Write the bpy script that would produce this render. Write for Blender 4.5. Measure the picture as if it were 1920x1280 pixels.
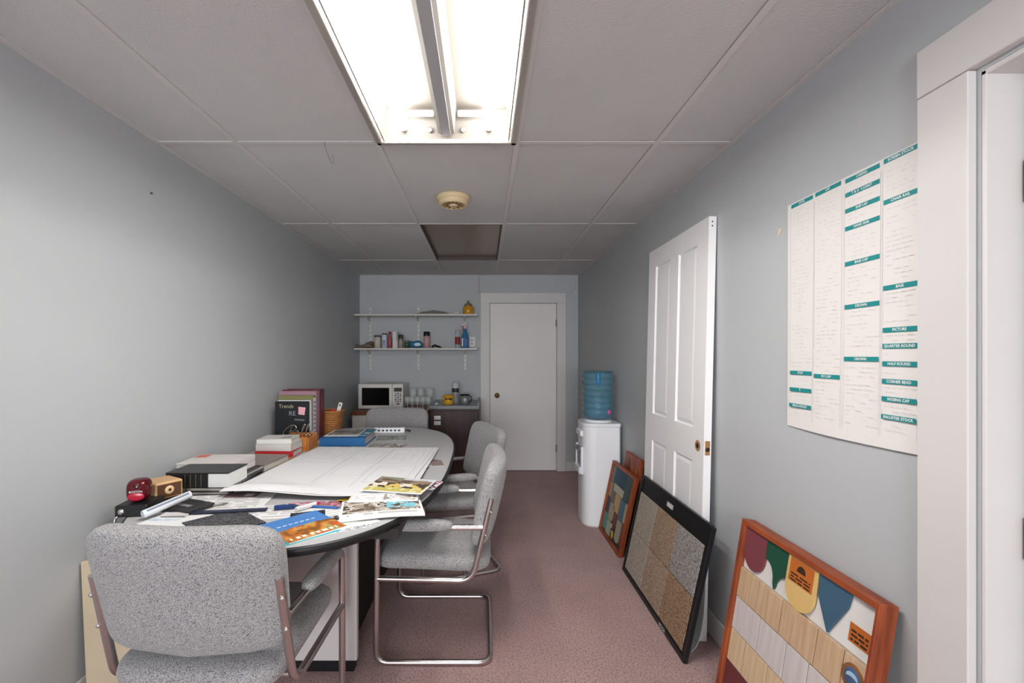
import bpy, math, random
from mathutils import Vector, Matrix, Euler

for o in list(bpy.data.objects):
    bpy.data.objects.remove(o, do_unlink=True)
scene = bpy.context.scene
COL = scene.collection
rad = math.radians
PI = math.pi

# ------------------------------------------------------------------ camera, world, light, exposure
F, VX, VY, EYE = 853.0, 907.0, 667.0, 1.324          # focal length (px), vanishing point (px), eye height (m)
XL, XR, YB, YN, ZC = -1.425, 1.085, 5.23, -4.2, 2.25  # room: left, right, back, near wall, ceiling
cam = bpy.data.cameras.new('camera')
camo = bpy.data.objects.new('camera', cam)
COL.objects.link(camo)
cam.sensor_width = 36.0
cam.lens = F / 1920 * 36.0
cam.shift_x = (960 - VX) / 1920
cam.shift_y = (VY - 640) / 1920
cam.clip_start = 0.02
camo.location = (0, 0, EYE)
camo.rotation_euler = (PI / 2, 0, 0)
scene.camera = camo

vs = scene.view_settings
vs.view_transform = 'Standard'
vs.look = 'None'
vs.gamma = 1.0
vs.use_curve_mapping = False
vs.exposure = 0.42

TUBE_POWER = 51.0
WINDOW_POWER = 128.0
world = bpy.data.worlds.new('world')
scene.world = world
world.use_nodes = True
world.node_tree.nodes['Background'].inputs[0].default_value = (0.62, 0.72, 0.85, 1)
world.node_tree.nodes['Background'].inputs[1].default_value = 0.4

wl = bpy.data.lights.new('window_daylight', 'AREA')
wl.shape = 'RECTANGLE'
wl.size, wl.size_y = 1.9, 1.25
wl.energy = WINDOW_POWER
wl.color = (0.93, 0.97, 1.0)
wlo = bpy.data.objects.new('window_daylight', wl)
COL.objects.link(wlo)
wlo.location = (-0.17, YN - 0.02, 1.42)      # in the opening of the window behind the camera
wlo.rotation_euler = Vector((0, 1, 0)).to_track_quat('-Z', 'Z').to_euler()


# ------------------------------------------------------------------ helpers
def lin(c):
    return c / 12.92 if c <= 0.04045 else ((c + 0.055) / 1.055) ** 2.4


def hx(s):
    s = s.lstrip('#')
    return tuple(lin(int(s[i:i + 2], 16) / 255) for i in (0, 2, 4))


def mat(name, col, rough=0.5, metal=0.0, spec=0.5, var=None, speck=None, bump=None, grain=None,
        trans=0.0, alpha=1.0, emit=None, ior=1.45, sheen=0.0):
    """var=(scale, amount)   speck=(scale, colour2, lo, hi)   bump=(scale, strength, dist)   grain=(axis scale xyz, colour2)"""
    m = bpy.data.materials.new(name)
    m.use_nodes = True
    nt = m.node_tree
    b = nt.nodes['Principled BSDF']
    if isinstance(col, str):
        col = hx(col)
    b.inputs['Base Color'].default_value = (*col, 1)
    b.inputs['Roughness'].default_value = rough
    b.inputs['Metallic'].default_value = metal
    b.inputs['Specular IOR Level'].default_value = spec
    b.inputs['Transmission Weight'].default_value = trans
    b.inputs['Alpha'].default_value = alpha
    b.inputs['IOR'].default_value = ior
    b.inputs['Sheen Weight'].default_value = sheen
    if emit:
        b.inputs['Emission Color'].default_value = (*emit[0], 1)
        b.inputs['Emission Strength'].default_value = emit[1]
    tc = nt.nodes.new('ShaderNodeTexCoord')
    cur = None

    def noise(scale, detail=3.0, src=None):
        n = nt.nodes.new('ShaderNodeTexNoise')
        n.inputs['Scale'].default_value = scale
        n.inputs['Detail'].default_value = detail
        nt.links.new(src or tc.outputs['Object'], n.inputs['Vector'])
        return n

    def mix(fac, a, c2, lo, hi):
        r = nt.nodes.new('ShaderNodeValToRGB')
        r.color_ramp.elements[0].position = lo
        r.color_ramp.elements[1].position = hi
        nt.links.new(fac, r.inputs[0])
        x = nt.nodes.new('ShaderNodeMix')
        x.data_type = 'RGBA'
        nt.links.new(r.outputs[0], x.inputs[0])
        if isinstance(a, tuple):
            x.inputs[6].default_value = (*a, 1)
        else:
            nt.links.new(a, x.inputs[6])
        x.inputs[7].default_value = (*c2, 1)
        return x.outputs[2]

    cur = col
    if grain:
        mp = nt.nodes.new('ShaderNodeMapping')
        mp.inputs['Scale'].default_value = grain[0]
        nt.links.new(tc.outputs['Object'], mp.inputs['Vector'])
        n = noise(1.0, 6.0, mp.outputs[0])
        c2 = hx(grain[1]) if isinstance(grain[1], str) else grain[1]
        cur = mix(n.outputs[0], cur, c2, 0.35, 0.68)
    if var:
        n = noise(var[0], 4.0)
        dark = tuple(c * (1 - var[1]) for c in col)
        cur = mix(n.outputs[0], cur, dark, 0.35, 0.7)
    if speck:
        n = noise(speck[0], 2.0)
        c2 = hx(speck[1]) if isinstance(speck[1], str) else speck[1]
        cur = mix(n.outputs[0], cur, c2, speck[2], speck[3])
    if not isinstance(cur, tuple):
        nt.links.new(cur, b.inputs['Base Color'])
    if bump:
        n = noise(bump[0], 3.0)
        bp = nt.nodes.new('ShaderNodeBump')
        bp.inputs['Strength'].default_value = bump[1]
        bp.inputs['Distance'].default_value = bump[2]
        nt.links.new(n.outputs[0], bp.inputs['Height'])
        nt.links.new(bp.outputs[0], b.inputs['Normal'])
    return m


def print_mat():
    m = bpy.data.materials.new('printed_paper')
    m.use_nodes = True
    nt = m.node_tree
    b = nt.nodes['Principled BSDF']
    a = nt.nodes.new('ShaderNodeAttribute')
    a.attribute_name = 'print'
    nt.links.new(a.outputs['Color'], b.inputs['Base Color'])
    b.inputs['Roughness'].default_value = 0.45
    b.inputs['Specular IOR Level'].default_value = 0.35
    return m


class MB:
    def __init__(s):
        s.v, s.f, s.c = [], [], []
        s.smooth = []

    def add(s, vs_, fs, M=None, smooth=False):
        o = len(s.v)
        for p in vs_:
            p = Vector(p)
            s.v.append(tuple(M @ p if M else p))
        for f in fs:
            s.f.append(tuple(i + o for i in f))
            s.smooth.append(smooth)
        return s

    def box(s, x0, x1, y0, y1, z0, z1, M=None):
        x0, x1 = min(x0, x1), max(x0, x1)
        y0, y1 = min(y0, y1), max(y0, y1)
        z0, z1 = min(z0, z1), max(z0, z1)
        vv = [(x, y, z) for z in (z0, z1) for y in (y0, y1) for x in (x0, x1)]
        ff = [(0, 2, 3, 1), (4, 5, 7, 6), (0, 1, 5, 4), (2, 6, 7, 3), (0, 4, 6, 2), (1, 3, 7, 5)]
        return s.add(vv, ff, M)

    def bbox(s, x0, x1, y0, y1, z0, z1, b=0.004, M=None):
        """box with chamfered edges"""
        X, Y, Z = (x0, x1), (y0, y1), (z0, z1)
        vv, idx = [], {}
        for ix in (0, 1):
            for iy in (0, 1):
                for iz in (0, 1):
                    sx, sy, sz = (1 - 2 * ix), (1 - 2 * iy), (1 - 2 * iz)
                    for a in range(3):
                        p = [X[ix] + sx * b, Y[iy] + sy * b, Z[iz] + sz * b]
                        p[a] = (X[ix], Y[iy], Z[iz])[a]
                        idx[(ix, iy, iz, a)] = len(vv)
                        vv.append(tuple(p))
        ff = []
        for a in range(3):
            o1, o2 = [k for k in range(3) if k != a]
            for e in (0, 1):
                loop = []
                for (p, q) in ((0, 0), (1, 0), (1, 1), (0, 1)):
                    k = [0, 0, 0]
                    k[a], k[o1], k[o2] = e, p, q
                    loop.append(idx[(*k, a)])
                ff.append(tuple(loop))
            # edges along axis a
            for p in (0, 1):
                for q in (0, 1):
                    k0, k1 = [0, 0, 0], [0, 0, 0]
                    k0[a], k1[a] = 0, 1
                    k0[o1] = k1[o1] = p
                    k0[o2] = k1[o2] = q
                    ff.append((idx[(*k0, o1)], idx[(*k1, o1)], idx[(*k1, o2)], idx[(*k0, o2)]))
        for ix in (0, 1):
            for iy in (0, 1):
                for iz in (0, 1):
                    ff.append(tuple(idx[(ix, iy, iz, a)] for a in range(3)))
        return s.add(vv, ff, M)

    def tube(s, path, r, n=10, cap=True, M=None):
        P = [Vector(p) for p in path]
        vv, ff = [], []
        t0 = (P[1] - P[0]).normalized()
        up = Vector((0, 0, 1)) if abs(t0.z) < 0.9 else Vector((1, 0, 0))
        nrm = (up - t0 * up.dot(t0)).normalized()
        for i, p in enumerate(P):
            if i == 0:
                t = t0
            elif i == len(P) - 1:
                t = (P[i] - P[i - 1]).normalized()
            else:
                t = ((P[i + 1] - P[i]).normalized() + (P[i] - P[i - 1]).normalized())
                t = t.normalized() if t.length > 1e-6 else (P[i + 1] - P[i]).normalized()
            nrm = nrm - t * nrm.dot(t)
            nrm = nrm.normalized() if nrm.length > 1e-6 else t.orthogonal().normalized()
            bi = t.cross(nrm)
            rr = r[i] if isinstance(r, (list, tuple)) else r
            for k in range(n):
                a = 2 * PI * k / n
                vv.append(p + (nrm * math.cos(a) + bi * math.sin(a)) * rr)
        for i in range(len(P) - 1):
            for k in range(n):
                ff.append((i * n + k, i * n + (k + 1) % n, (i + 1) * n + (k + 1) % n, (i + 1) * n + k))
        s.add(vv, ff, M, True)
        if cap:
            s.add(vv[:n], [tuple(range(n))[::-1]], M)
            s.add(vv[-n:], [tuple(range(n))], M)
        return s

    def lathe(s, prof, n=24, M=None, smooth=True):
        vv, ff = [], []
        for (r, z) in prof:
            for k in range(n):
                a = 2 * PI * k / n
                vv.append((r * math.cos(a), r * math.sin(a), z))
        for i in range(len(prof) - 1):
            for k in range(n):
                ff.append((i * n + k, i * n + (k + 1) % n, (i + 1) * n + (k + 1) % n, (i + 1) * n + k))
        return s.add(vv, ff, M, smooth)

    def prism(s, poly, z0, z1, M=None):
        n = len(poly)
        vv = [(x, y, z0) for x, y in poly] + [(x, y, z1) for x, y in poly]
        ff = [tuple(range(n))[::-1], tuple(range(n, 2 * n))]
        ff += [(i, (i + 1) % n, n + (i + 1) % n, n + i) for i in range(n)]
        return s.add(vv, ff, M)

    def cushion(s, a, b, c, p=5.0, q=3.0, M=None, n=48, m=14, warp=None):
        """pillow: superellipse a x b in the xy plane, half-thickness c in z"""
        def sp(v, e):
            return math.copysign(abs(v) ** e, v)
        vv, ff = [], []
        for j in range(m + 1):
            ph = -PI / 2 + PI * j / m
            rr, zz = sp(math.cos(ph), 2 / q), sp(math.sin(ph), 2 / q)
            for k in range(n):
                th = 2 * PI * k / n
                pp = p if not isinstance(p, tuple) else p[0 if math.sin(th) >= 0 else 1]
                pt = (a * rr * sp(math.cos(th), 2 / pp), b * rr * sp(math.sin(th), 2 / pp), c * zz)
                vv.append(warp(*pt) if warp else pt)
        for j in range(m):
            for k in range(n):
                ff.append((j * n + k, j * n + (k + 1) % n, (j + 1) * n + (k + 1) % n, (j + 1) * n + k))
        return s.add(vv, ff, M, True)

    def build(s, name, material=None, parent=None, loc=None, rot=None):
        me = bpy.data.meshes.new(name)
        me.from_pydata(s.v, [], s.f)
        me.polygons.foreach_set('use_smooth', s.smooth)
        me.update()
        if material:
            me.materials.append(material)
        o = bpy.data.objects.new(name, me)
        COL.objects.link(o)
        if parent:
            o.parent = parent
        if loc:
            o.location = loc
        if rot:
            o.rotation_euler = rot
        return o


def T(x=0, y=0, z=0, rx=0, ry=0, rz=0):
    return Matrix.Translation((x, y, z)) @ Euler((rad(rx), rad(ry), rad(rz))).to_matrix().to_4x4()


def fillet(pts, r, n=6):
    P = [Vector(p) for p in pts]
    out = [P[0]]
    for i in range(1, len(P) - 1):
        a, b, c = P[i - 1], P[i], P[i + 1]
        d1, d2 = (a - b), (c - b)
        rr = min(r, d1.length * 0.49, d2.length * 0.49)
        p1, p2 = b + d1.normalized() * rr, b + d2.normalized() * rr
        for k in range(n + 1):
            t = k / n
            out.append(p1 * (1 - t) ** 2 + b * 2 * t * (1 - t) + p2 * t * t)
    out.append(P[-1])
    return out


def smoothpath(pts, n=6):
    P = [Vector(p) for p in pts]
    P = [P[0] * 2 - P[1]] + P + [P[-1] * 2 - P[-2]]
    out = []
    for i in range(1, len(P) - 2):
        a, b, c, d = P[i - 1:i + 3]
        for k in range(n):
            t = k / n
            out.append(0.5 * ((2 * b) + (c - a) * t + (2 * a - 5 * b + 4 * c - d) * t * t + (3 * b - a - 3 * c + d) * t ** 3))
    out.append(P[-2])
    return out


def tag(o, label=None, cat=None, group=None, kind=None):
    if label:
        o['label'] = label
    if cat:
        o['category'] = cat
    if group:
        o['group'] = group
    if kind:
        o['kind'] = kind
    return o


def thing(name, label, cat, loc=(0, 0, 0), rot=(0, 0, 0), group=None):
    o = bpy.data.objects.new(name, None)
    o.empty_display_size = 0.05
    COL.objects.link(o)
    o.location = loc
    o.rotation_euler = rot
    return tag(o, label, cat, group)


def copy_tree(o, parent=None):
    c = o.copy()
    COL.objects.link(c)
    c.parent = parent
    for ch in list(o.children):
        copy_tree(ch, c)
    return c


def lettering(name, s, size, material, parent, M, align='CENTER', bold=0.0):
    cu = bpy.data.curves.new('text', 'FONT')
    cu.body = s
    cu.size = size
    cu.align_x = align
    cu.align_y = 'CENTER'
    cu.resolution_u = 2
    cu.offset = bold
    ob = bpy.data.objects.new('text', cu)
    COL.objects.link(ob)
    dg = bpy.context.evaluated_depsgraph_get()
    me = bpy.data.meshes.new_from_object(ob.evaluated_get(dg))
    bpy.data.objects.remove(ob, do_unlink=True)
    bpy.data.curves.remove(cu)
    me.transform(M)
    me.materials.clear()
    me.materials.append(material)
    o = bpy.data.objects.new(name, me)
    COL.objects.link(o)
    o.parent = parent
    return o


def hsh(i, j, s):
    n = (i * 374761393 + j * 668265263 + s * 974634777) & 0xFFFFFFFF
    n = ((n ^ (n >> 13)) * 1274126177) & 0xFFFFFFFF
    return ((n ^ (n >> 16)) & 0xFFFF) / 65535


def vnoise(x, y, s):
    i, j = math.floor(x), math.floor(y)
    u, v = x - i, y - j
    u, v = u * u * (3 - 2 * u), v * v * (3 - 2 * v)
    return ((hsh(i, j, s) * (1 - u) + hsh(i + 1, j, s) * u) * (1 - v) +
            (hsh(i, j + 1, s) * (1 - u) + hsh(i + 1, j + 1, s) * u) * v)


def photo(pal, s, fx=7, fy=7):
    pal = [hx(p) for p in pal]

    def fn(u, v):
        n = 0.65 * vnoise(u * fx, v * fy, s) + 0.35 * vnoise(u * fx * 3, v * fy * 3, s + 1)
        k = min(len(pal) - 1, max(0, int((n - 0.2) / 0.6 * len(pal))))
        return pal[k]
    return fn


WHITE_P = hx('f1f0ee')


def textblock(fn_img, img=(0.1, 0.9, 0.5, 0.9), rows=14, seed=3, paper=WHITE_P, ink=hx('c2c0c0')):
    def fn(u, v):
        if img[0] < u < img[1] and img[2] < v < img[3]:
            return fn_img((u - img[0]) / (img[1] - img[0]), (v - img[2]) / (img[3] - img[2]))
        r = v * rows * 2
        if int(r) % 2 == 0 and 0.08 < u < 0.92 and 0.06 < v < 0.94 and hsh(int(u * 18), int(r), seed) > 0.35:
            return ink
        return paper
    return fn


PRINT = print_mat()


def printed(name, w, d, t, fn, nu, nv, hf=None, edge=WHITE_P, parent=None):
    """slab w x d x t, centred, bottom on z=0, top faces coloured by fn(u, v) as flat print"""
    hf = hf or (lambda u, v: 0.0)
    vv, ff, cc = [], [], []
    for lay in (0, 1):
        for j in range(nv + 1):
            for i in range(nu + 1):
                u, v = i / nu, j / nv
                vv.append((w * (u - 0.5), d * (v - 0.5), hf(u, v) + lay * t))
    n1 = (nu + 1) * (nv + 1)
    ix = lambda i, j, l: l * n1 + j * (nu + 1) + i
    for j in range(nv):
        for i in range(nu):
            ff.append((ix(i, j, 1), ix(i + 1, j, 1), ix(i + 1, j + 1, 1), ix(i, j + 1, 1)))
            cc.append(fn((i + 0.5) / nu, (j + 0.5) / nv))
            ff.append((ix(i, j, 0), ix(i, j + 1, 0), ix(i + 1, j + 1, 0), ix(i + 1, j, 0)))
            cc.append(edge)
    for i in range(nu):
        ff += [(ix(i, 0, 0), ix(i + 1, 0, 0), ix(i + 1, 0, 1), ix(i, 0, 1)),
               (ix(i, nv, 0), ix(i, nv, 1), ix(i + 1, nv, 1), ix(i + 1, nv, 0))]
        cc += [edge, edge]
    for j in range(nv):
        ff += [(ix(0, j, 0), ix(0, j, 1), ix(0, j + 1, 1), ix(0, j + 1, 0)),
               (ix(nu, j, 0), ix(nu, j + 1, 0), ix(nu, j + 1, 1), ix(nu, j, 1))]
        cc += [edge, edge]
    me = bpy.data.meshes.new(name)
    me.from_pydata(vv, [], ff)
    at = me.attributes.new('print', 'FLOAT_COLOR', 'CORNER')
    data = []
    for f, c in zip(ff, cc):
        data += [*c, 1.0] * len(f)
    at.data.foreach_set('color', data)
    me.materials.append(PRINT)
    me.update()
    o = bpy.data.objects.new(name, me)
    COL.objects.link(o)
    if parent:
        o.parent = parent
    return o


def px(x, y, Y):
    """photo pixel at a known distance Y -> world point"""
    return Vector(((x - VX) * Y / F, Y, EYE - (y - VY) * Y / F))


def onz(x, y, z):
    """photo pixel on a level surface of height z"""
    return px(x, y, F * (EYE - z) / (y - VY))


# ------------------------------------------------------------------ materials
WALL = mat('painted_wall', (0.49, 0.51, 0.522), 0.55, spec=0.3, var=(1.3, 0.05), bump=(240, 0.08, 0.002))
TILE = mat('ceiling_tile_board', (0.64, 0.635, 0.63), 0.9, spec=0.1, var=(3, 0.06), bump=(160, 0.35, 0.004))
GRID = mat('ceiling_grid_paint', (0.66, 0.64, 0.62), 0.55)
TRIM = mat('cream_white_trim', (0.68, 0.655, 0.645), 0.45, var=(2.5, 0.05))
DOORW = mat('painted_door_white', (0.88, 0.87, 0.87), 0.4)
CARPET = mat('mauve_carpet', (0.57, 0.375, 0.355), 0.95, spec=0.05, var=(3.5, 0.15), speck=(130, (0.24, 0.14, 0.145), 0.46, 0.70), bump=(500, 0.7, 0.006), sheen=0.2)
FABRIC = mat('grey_tweed', hx('b2b0af'), 0.95, spec=0.05, speck=(400, '55555d', 0.46, 0.64), bump=(520, 0.5, 0.003), sheen=0.25)
CHROME = mat('brushed_steel_tube', (0.58, 0.53, 0.52), 0.28, metal=1.0)
CHROME2 = mat('bright_chrome', (0.8, 0.78, 0.76), 0.15, metal=1.0)
LAM = mat('grey_laminate', hx('c6c5c6'), 0.38, speck=(700, 'b4b3b5', 0.45, 0.6))
BLACKE = mat('black_edge_band', hx('1a1b1d'), 0.42)
BLACK = mat('black_plastic', hx('18181a'), 0.4)
DARK = mat('dark_laminate', hx('1d191a'), 0.5)
PANEL = mat('white_laminate_panel', hx('cfc9c7'), 0.4)
WHITEP = mat('white_plastic', hx('f2f3f6'), 0.35)
OFFW = mat('off_white_enamel', hx('d9d5cf'), 0.4)
PAPER = mat('white_paper', hx('efeeec'), 0.7)
CREAM = mat('cream_board', hx('cdbb9f'), 0.6, var=(6, 0.08))
WOODR = mat('reddish_cedar', hx('a4522c'), 0.5, grain=((6, 60, 6), '7c361c'))
WOODT = mat('tan_cedar_shingle', hx('d0b392'), 0.6, grain=((70, 20, 5), 'bd9a78'))
WOODT2 = mat('light_cedar_shingle', hx('dcc3a1'), 0.6, grain=((70, 20, 5), 'cfae87'))
WOODW = mat('whitewashed_shingle', hx('d5cdca'), 0.6, grain=((60, 20, 5), 'c9bfbc'))
WALNUT = mat('walnut_veneer', hx('452a25'), 0.45, grain=((45, 45, 3), '2e1b18'))
BROWNTOP = mat('brown_wood_top', hx('8a4c2c'), 0.45, grain=((4, 30, 4), '6d3820'))
ORANGEW = mat('orange_pine', hx('c9823c'), 0.5, grain=((5, 40, 40), 'b0682c'))
COUNTER = mat('grey_stone_laminate', hx('8d9094'), 0.35, speck=(120, '6e7276', 0.4, 0.6))
BRASS = mat('aged_brass', (0.40, 0.27, 0.13), 0.3, metal=1.0)
GREYM = mat('grey_channel_paint', hx('b4b4b7'), 0.5)
PAN = mat('warm_white_reflector', (0.13, 0.117, 0.102), 0.6)
RIM = mat('fixture_rim', (0.62, 0.58, 0.54), 0.3, metal=0.6)
TUBEM = mat('lit_fluorescent_tube', (1, 1, 1), 0.5, emit=((1.0, 0.975, 0.945), TUBE_POWER))
BROWNP = mat('brown_smoked_panel', hx('8d7968'), 0.25)
IVORY = mat('ivory_plastic', hx('dcc79c'), 0.45)
IVORYD = mat('ivory_shadow_grille', hx('8a6a44'), 0.6)
GLASS = mat('clear_glass', (0.80, 0.83, 0.82), 0.04, alpha=0.28)
AMBER = mat('amber_glass', hx('d79a1e'), 0.08, alpha=0.85)
BLUEJ = mat('blue_bottle_plastic', hx('5b90a6'), 0.08, alpha=0.52)
CLEARP = mat('clear_plastic', (0.75, 0.8, 0.78), 0.1, alpha=0.4)


def plain(hexs, rough=0.5, **k):
    return mat('colour_' + hexs, hexs, rough, **k)


# ------------------------------------------------------------------ room shell
def structure(name, mb, m):
    return tag(mb.build(name, m), kind='structure')


fl = structure('floor', MB().box(XL - 0.1, XR + 0.25, YN - 0.1, YB + 0.15, -0.06, 0.0), CARPET)
tag(fl, 'mauve purple speckled carpet floor', None)
structure('wall_left', MB().box(XL - 0.1, XL, YN - 0.1, YB + 0.15, 0, 2.44), WALL)
# back wall with door opening
DX0, DX1, DZ = 0.066, 0.842, 1.933
structure('wall_back', MB().box(XL, DX0, YB, YB + 0.12, 0, 2.44).box(DX1, XR, YB, YB + 0.12, 0, 2.44)
          .box(DX0, DX1, YB, YB + 0.12, DZ, 2.44).box(DX0, DX1, YB + 0.1, YB + 0.12, 0, DZ), WALL)
# right wall with doorway
RY0, RY1, RZ = 0.19, 0.992, 1.945
structure('wall_right', MB().box(XR, XR + 0.12, RY1, YB + 0.12, 0, 2.44).box(XR, XR + 0.12, YN, RY0, 0, 2.44)
          .box(XR, XR + 0.12, RY0, RY1, RZ, 2.44), WALL)
# near wall, far behind the camera, with the window that gives the daylight
WX0, WX1, WZ0, WZ1 = -1.15, 0.81, 0.77, 2.07
structure('wall_near', MB().box(XL, WX0, YN - 0.12, YN, 0, 2.44).box(WX1, XR, YN - 0.12, YN, 0, 2.44)
          .box(WX0, WX1, YN - 0.12, YN, 0, WZ0).box(WX0, WX1, YN - 0.12, YN, WZ1, 2.44), WALL)
wn = bpy.data.objects.new('window_1', None)
COL.objects.link(wn)
tag(wn, 'daylight window in the wall behind the viewer', None, kind='structure')
fr = MB()
for a in (WX0, -0.195, WX1 - 0.05):
    fr.box(a, a + 0.05, YN - 0.1, YN - 0.05, WZ0, WZ1)
fr.box(WX0, WX1, YN - 0.1, YN - 0.05, WZ0, WZ0 + 0.05).box(WX0, WX1, YN - 0.1, YN - 0.05, WZ1 - 0.05, WZ1)
fr.build('window_frame', TRIM, wn)
for a, b in ((WX0 + 0.05, -0.195), (-0.145, WX1 - 0.05)):
    MB().box(a, b, YN - 0.078, YN - 0.074, WZ0 + 0.05, WZ1 - 0.05).build('pane', CLEARP, wn)

# baseboards
structure('baseboard_left', MB().bbox(XL, XL + 0.012, YN, YB - 0.002, 0.001, 0.188), TRIM)
structure('baseboard_right', MB().bbox(XR - 0.014, XR, 1.13, YB - 0.002, 0.001, 0.112), TRIM)
structure('baseboard_back', MB().bbox(0.946, XR - 0.015, YB - 0.014, YB, 0.001, 0.112), TRIM)

# ceiling: slab above, grid runners and tiles as pieces
ce = structure('ceiling', MB().box(XL - 0.1, XR + 0.12, YN - 0.1, YB + 0.12, 2.44, 2.5), GRID)
GX = [XL, -1.075, -0.465, 0.145, 0.755, XR]
GY = [YN, -2.90, -1.68, -0.46, 0.76, 1.98, 3.20, 4.42, YB]
random.seed(4)
for i in range(5):
    for j in range(8):
        if i == 2 and j in (4, 6):
            continue
        m = 0.010
        dz = random.uniform(-0.001, 0.002)
        MB().bbox(GX[i] + m, GX[i + 1] - m, GY[j] + m, GY[j + 1] - m, ZC + 0.004 + dz, ZC + 0.018 + dz, 0.002).build('ceiling_tile', TILE, ce)
for x in GX[1:-1]:
    MB().box(x - 0.012, x + 0.012, YN, YB, ZC, ZC + 0.003).box(x - 0.002, x + 0.002, YN, YB, ZC + 0.003, ZC + 0.03).build('grid_runner', GRID, ce)
for y in GY[1:-1]:
    for i in range(5):
        MB().box(GX[i] + 0.0125, GX[i + 1] - 0.0125, y - 0.012, y + 0.012, ZC + 0.0002, ZC + 0.003).build('cross_tee', GRID, ce)
for (x0, x1, y0, y1) in ((XL, XL + 0.02, YN, YB), (XR - 0.02, XR, YN, YB), (XL + 0.02, XR - 0.02, YB - 0.02, YB), (XL + 0.02, XR - 0.02, YN, YN + 0.02)):
    MB().box(x0, x1, y0, y1, ZC - 0.0005, ZC + 0.003).build('wall_angle', GRID, ce)

# back door
HINGE = mat('painted_hinge', hx('a0958c'), 0.45)
d1 = bpy.data.objects.new('door_1', None)
COL.objects.link(d1)
d1.location = (0.454, YB, 0)
tag(d1, 'plain flush off-white door in the far wall with brass knob', None, kind='structure')
cx = 0.454
MB().bbox(0.074 - cx, 0.834 - cx, 0.004, 0.039, 0.008, 1.925, 0.002).build('door_slab', mat('off_white_door', (0.80, 0.765, 0.745), 0.45, var=(2, 0.04)), d1)
cs = MB()
cs.bbox(-0.037 - cx, 0.066 - cx, -0.02, -0.0005, 0, 1.933, 0.003).bbox(0.842 - cx, 0.944 - cx, -0.02, -0.0005, 0, 1.933, 0.003)
cs.bbox(-0.037 - cx, 0.944 - cx, -0.021, -0.0005, 1.933, 2.047, 0.003)
cs.build('casing', TRIM, d1)
jb = MB().box(0.066 - cx, 0.071 - cx, 0, 0.06, 0, 1.933).box(0.837 - cx, 0.842 - cx, 0, 0.06, 0, 1.933).box(0.066 - cx, 0.842 - cx, 0, 0.06, 1.928, 1.933)
jb.build('jamb', TRIM, d1)
kb = MB().lathe([(0, 0), (0.028, 0.0), (0.030, 0.004), (0.012, 0.010), (0.011, 0.03), (0.022, 0.038), (0.027, 0.050), (0.022, 0.060), (0, 0.063)], 20, T(0.153 - cx, 0.004, 0.87, rx=90))
kb.build('knob', BRASS, d1)
for z in (1.70, 0.26):
    MB().tube([(0.838 - cx, -0.004, z - 0.045), (0.838 - cx, -0.004, z + 0.045)], 0.006, 8).box(0.824 - cx, 0.838 - cx, -0.001, 0.003, z - 0.04, z + 0.04).build('hinge', HINGE, d1)
structure('trim_1', MB().box(-0.065, -0.045, YB - 0.008, YB, 2.047, 2.249), mat('pinkish_trim_strip', hx('b3a8a2'), 0.6))
structure('trim_2', MB().tube(smoothpath([(1.06, YB - 0.004, 2.22), (1.045, YB - 0.004, 2.10), (0.99, YB - 0.004, 2.052), (0.93, YB - 0.004, 2.055)]), 0.003, 6), WALL)

# doorway in the right wall
d2 = bpy.data.objects.new('door_2', None)
COL.objects.link(d2)
d2.location = (XR, 0.6, 0)
tag(d2, 'white cased doorway with closed door in the right wall', None, kind='structure')
y0 = 0.6
MB().bbox(-0.021, -0.0005, 1.0 - y0, 1.118 - y0, 0, 1.952, 0.002).build('casing', TRIM, d2)
MB().bbox(-0.021, -0.0005, 0.06 - y0, 0.182 - y0, 0, 1.952, 0.002).build('casing', TRIM, d2)
MB().bbox(-0.022, -0.0005, 0.06 - y0, 1.118 - y0, 1.9535, 2.068, 0.002).build('head_casing', TRIM, d2)
MB().bbox(0.0, 0.115, 0.982 - y0, 0.992 - y0, 0, 1.943, 0.0015).bbox(0.0, 0.115, 0.19 - y0, 0.20 - y0, 0, 1.943, 0.0015).bbox(0.0, 0.115, 0.19 - y0, 0.992 - y0, 1.933, 1.945, 0.0015).build('jamb', TRIM, d2)
MB().box(0.082, 0.117, 0.206 - y0, 0.976 - y0, 0.008, 1.928).build('door_slab', TRIM, d2)
for z in (0.93, 1.7, 0.2):
    MB().tube([(0.080, 0.973 - y0, z - 0.045), (0.080, 0.973 - y0, z + 0.045)], 0.005, 8).build('hinge', BRASS, d2)

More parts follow.
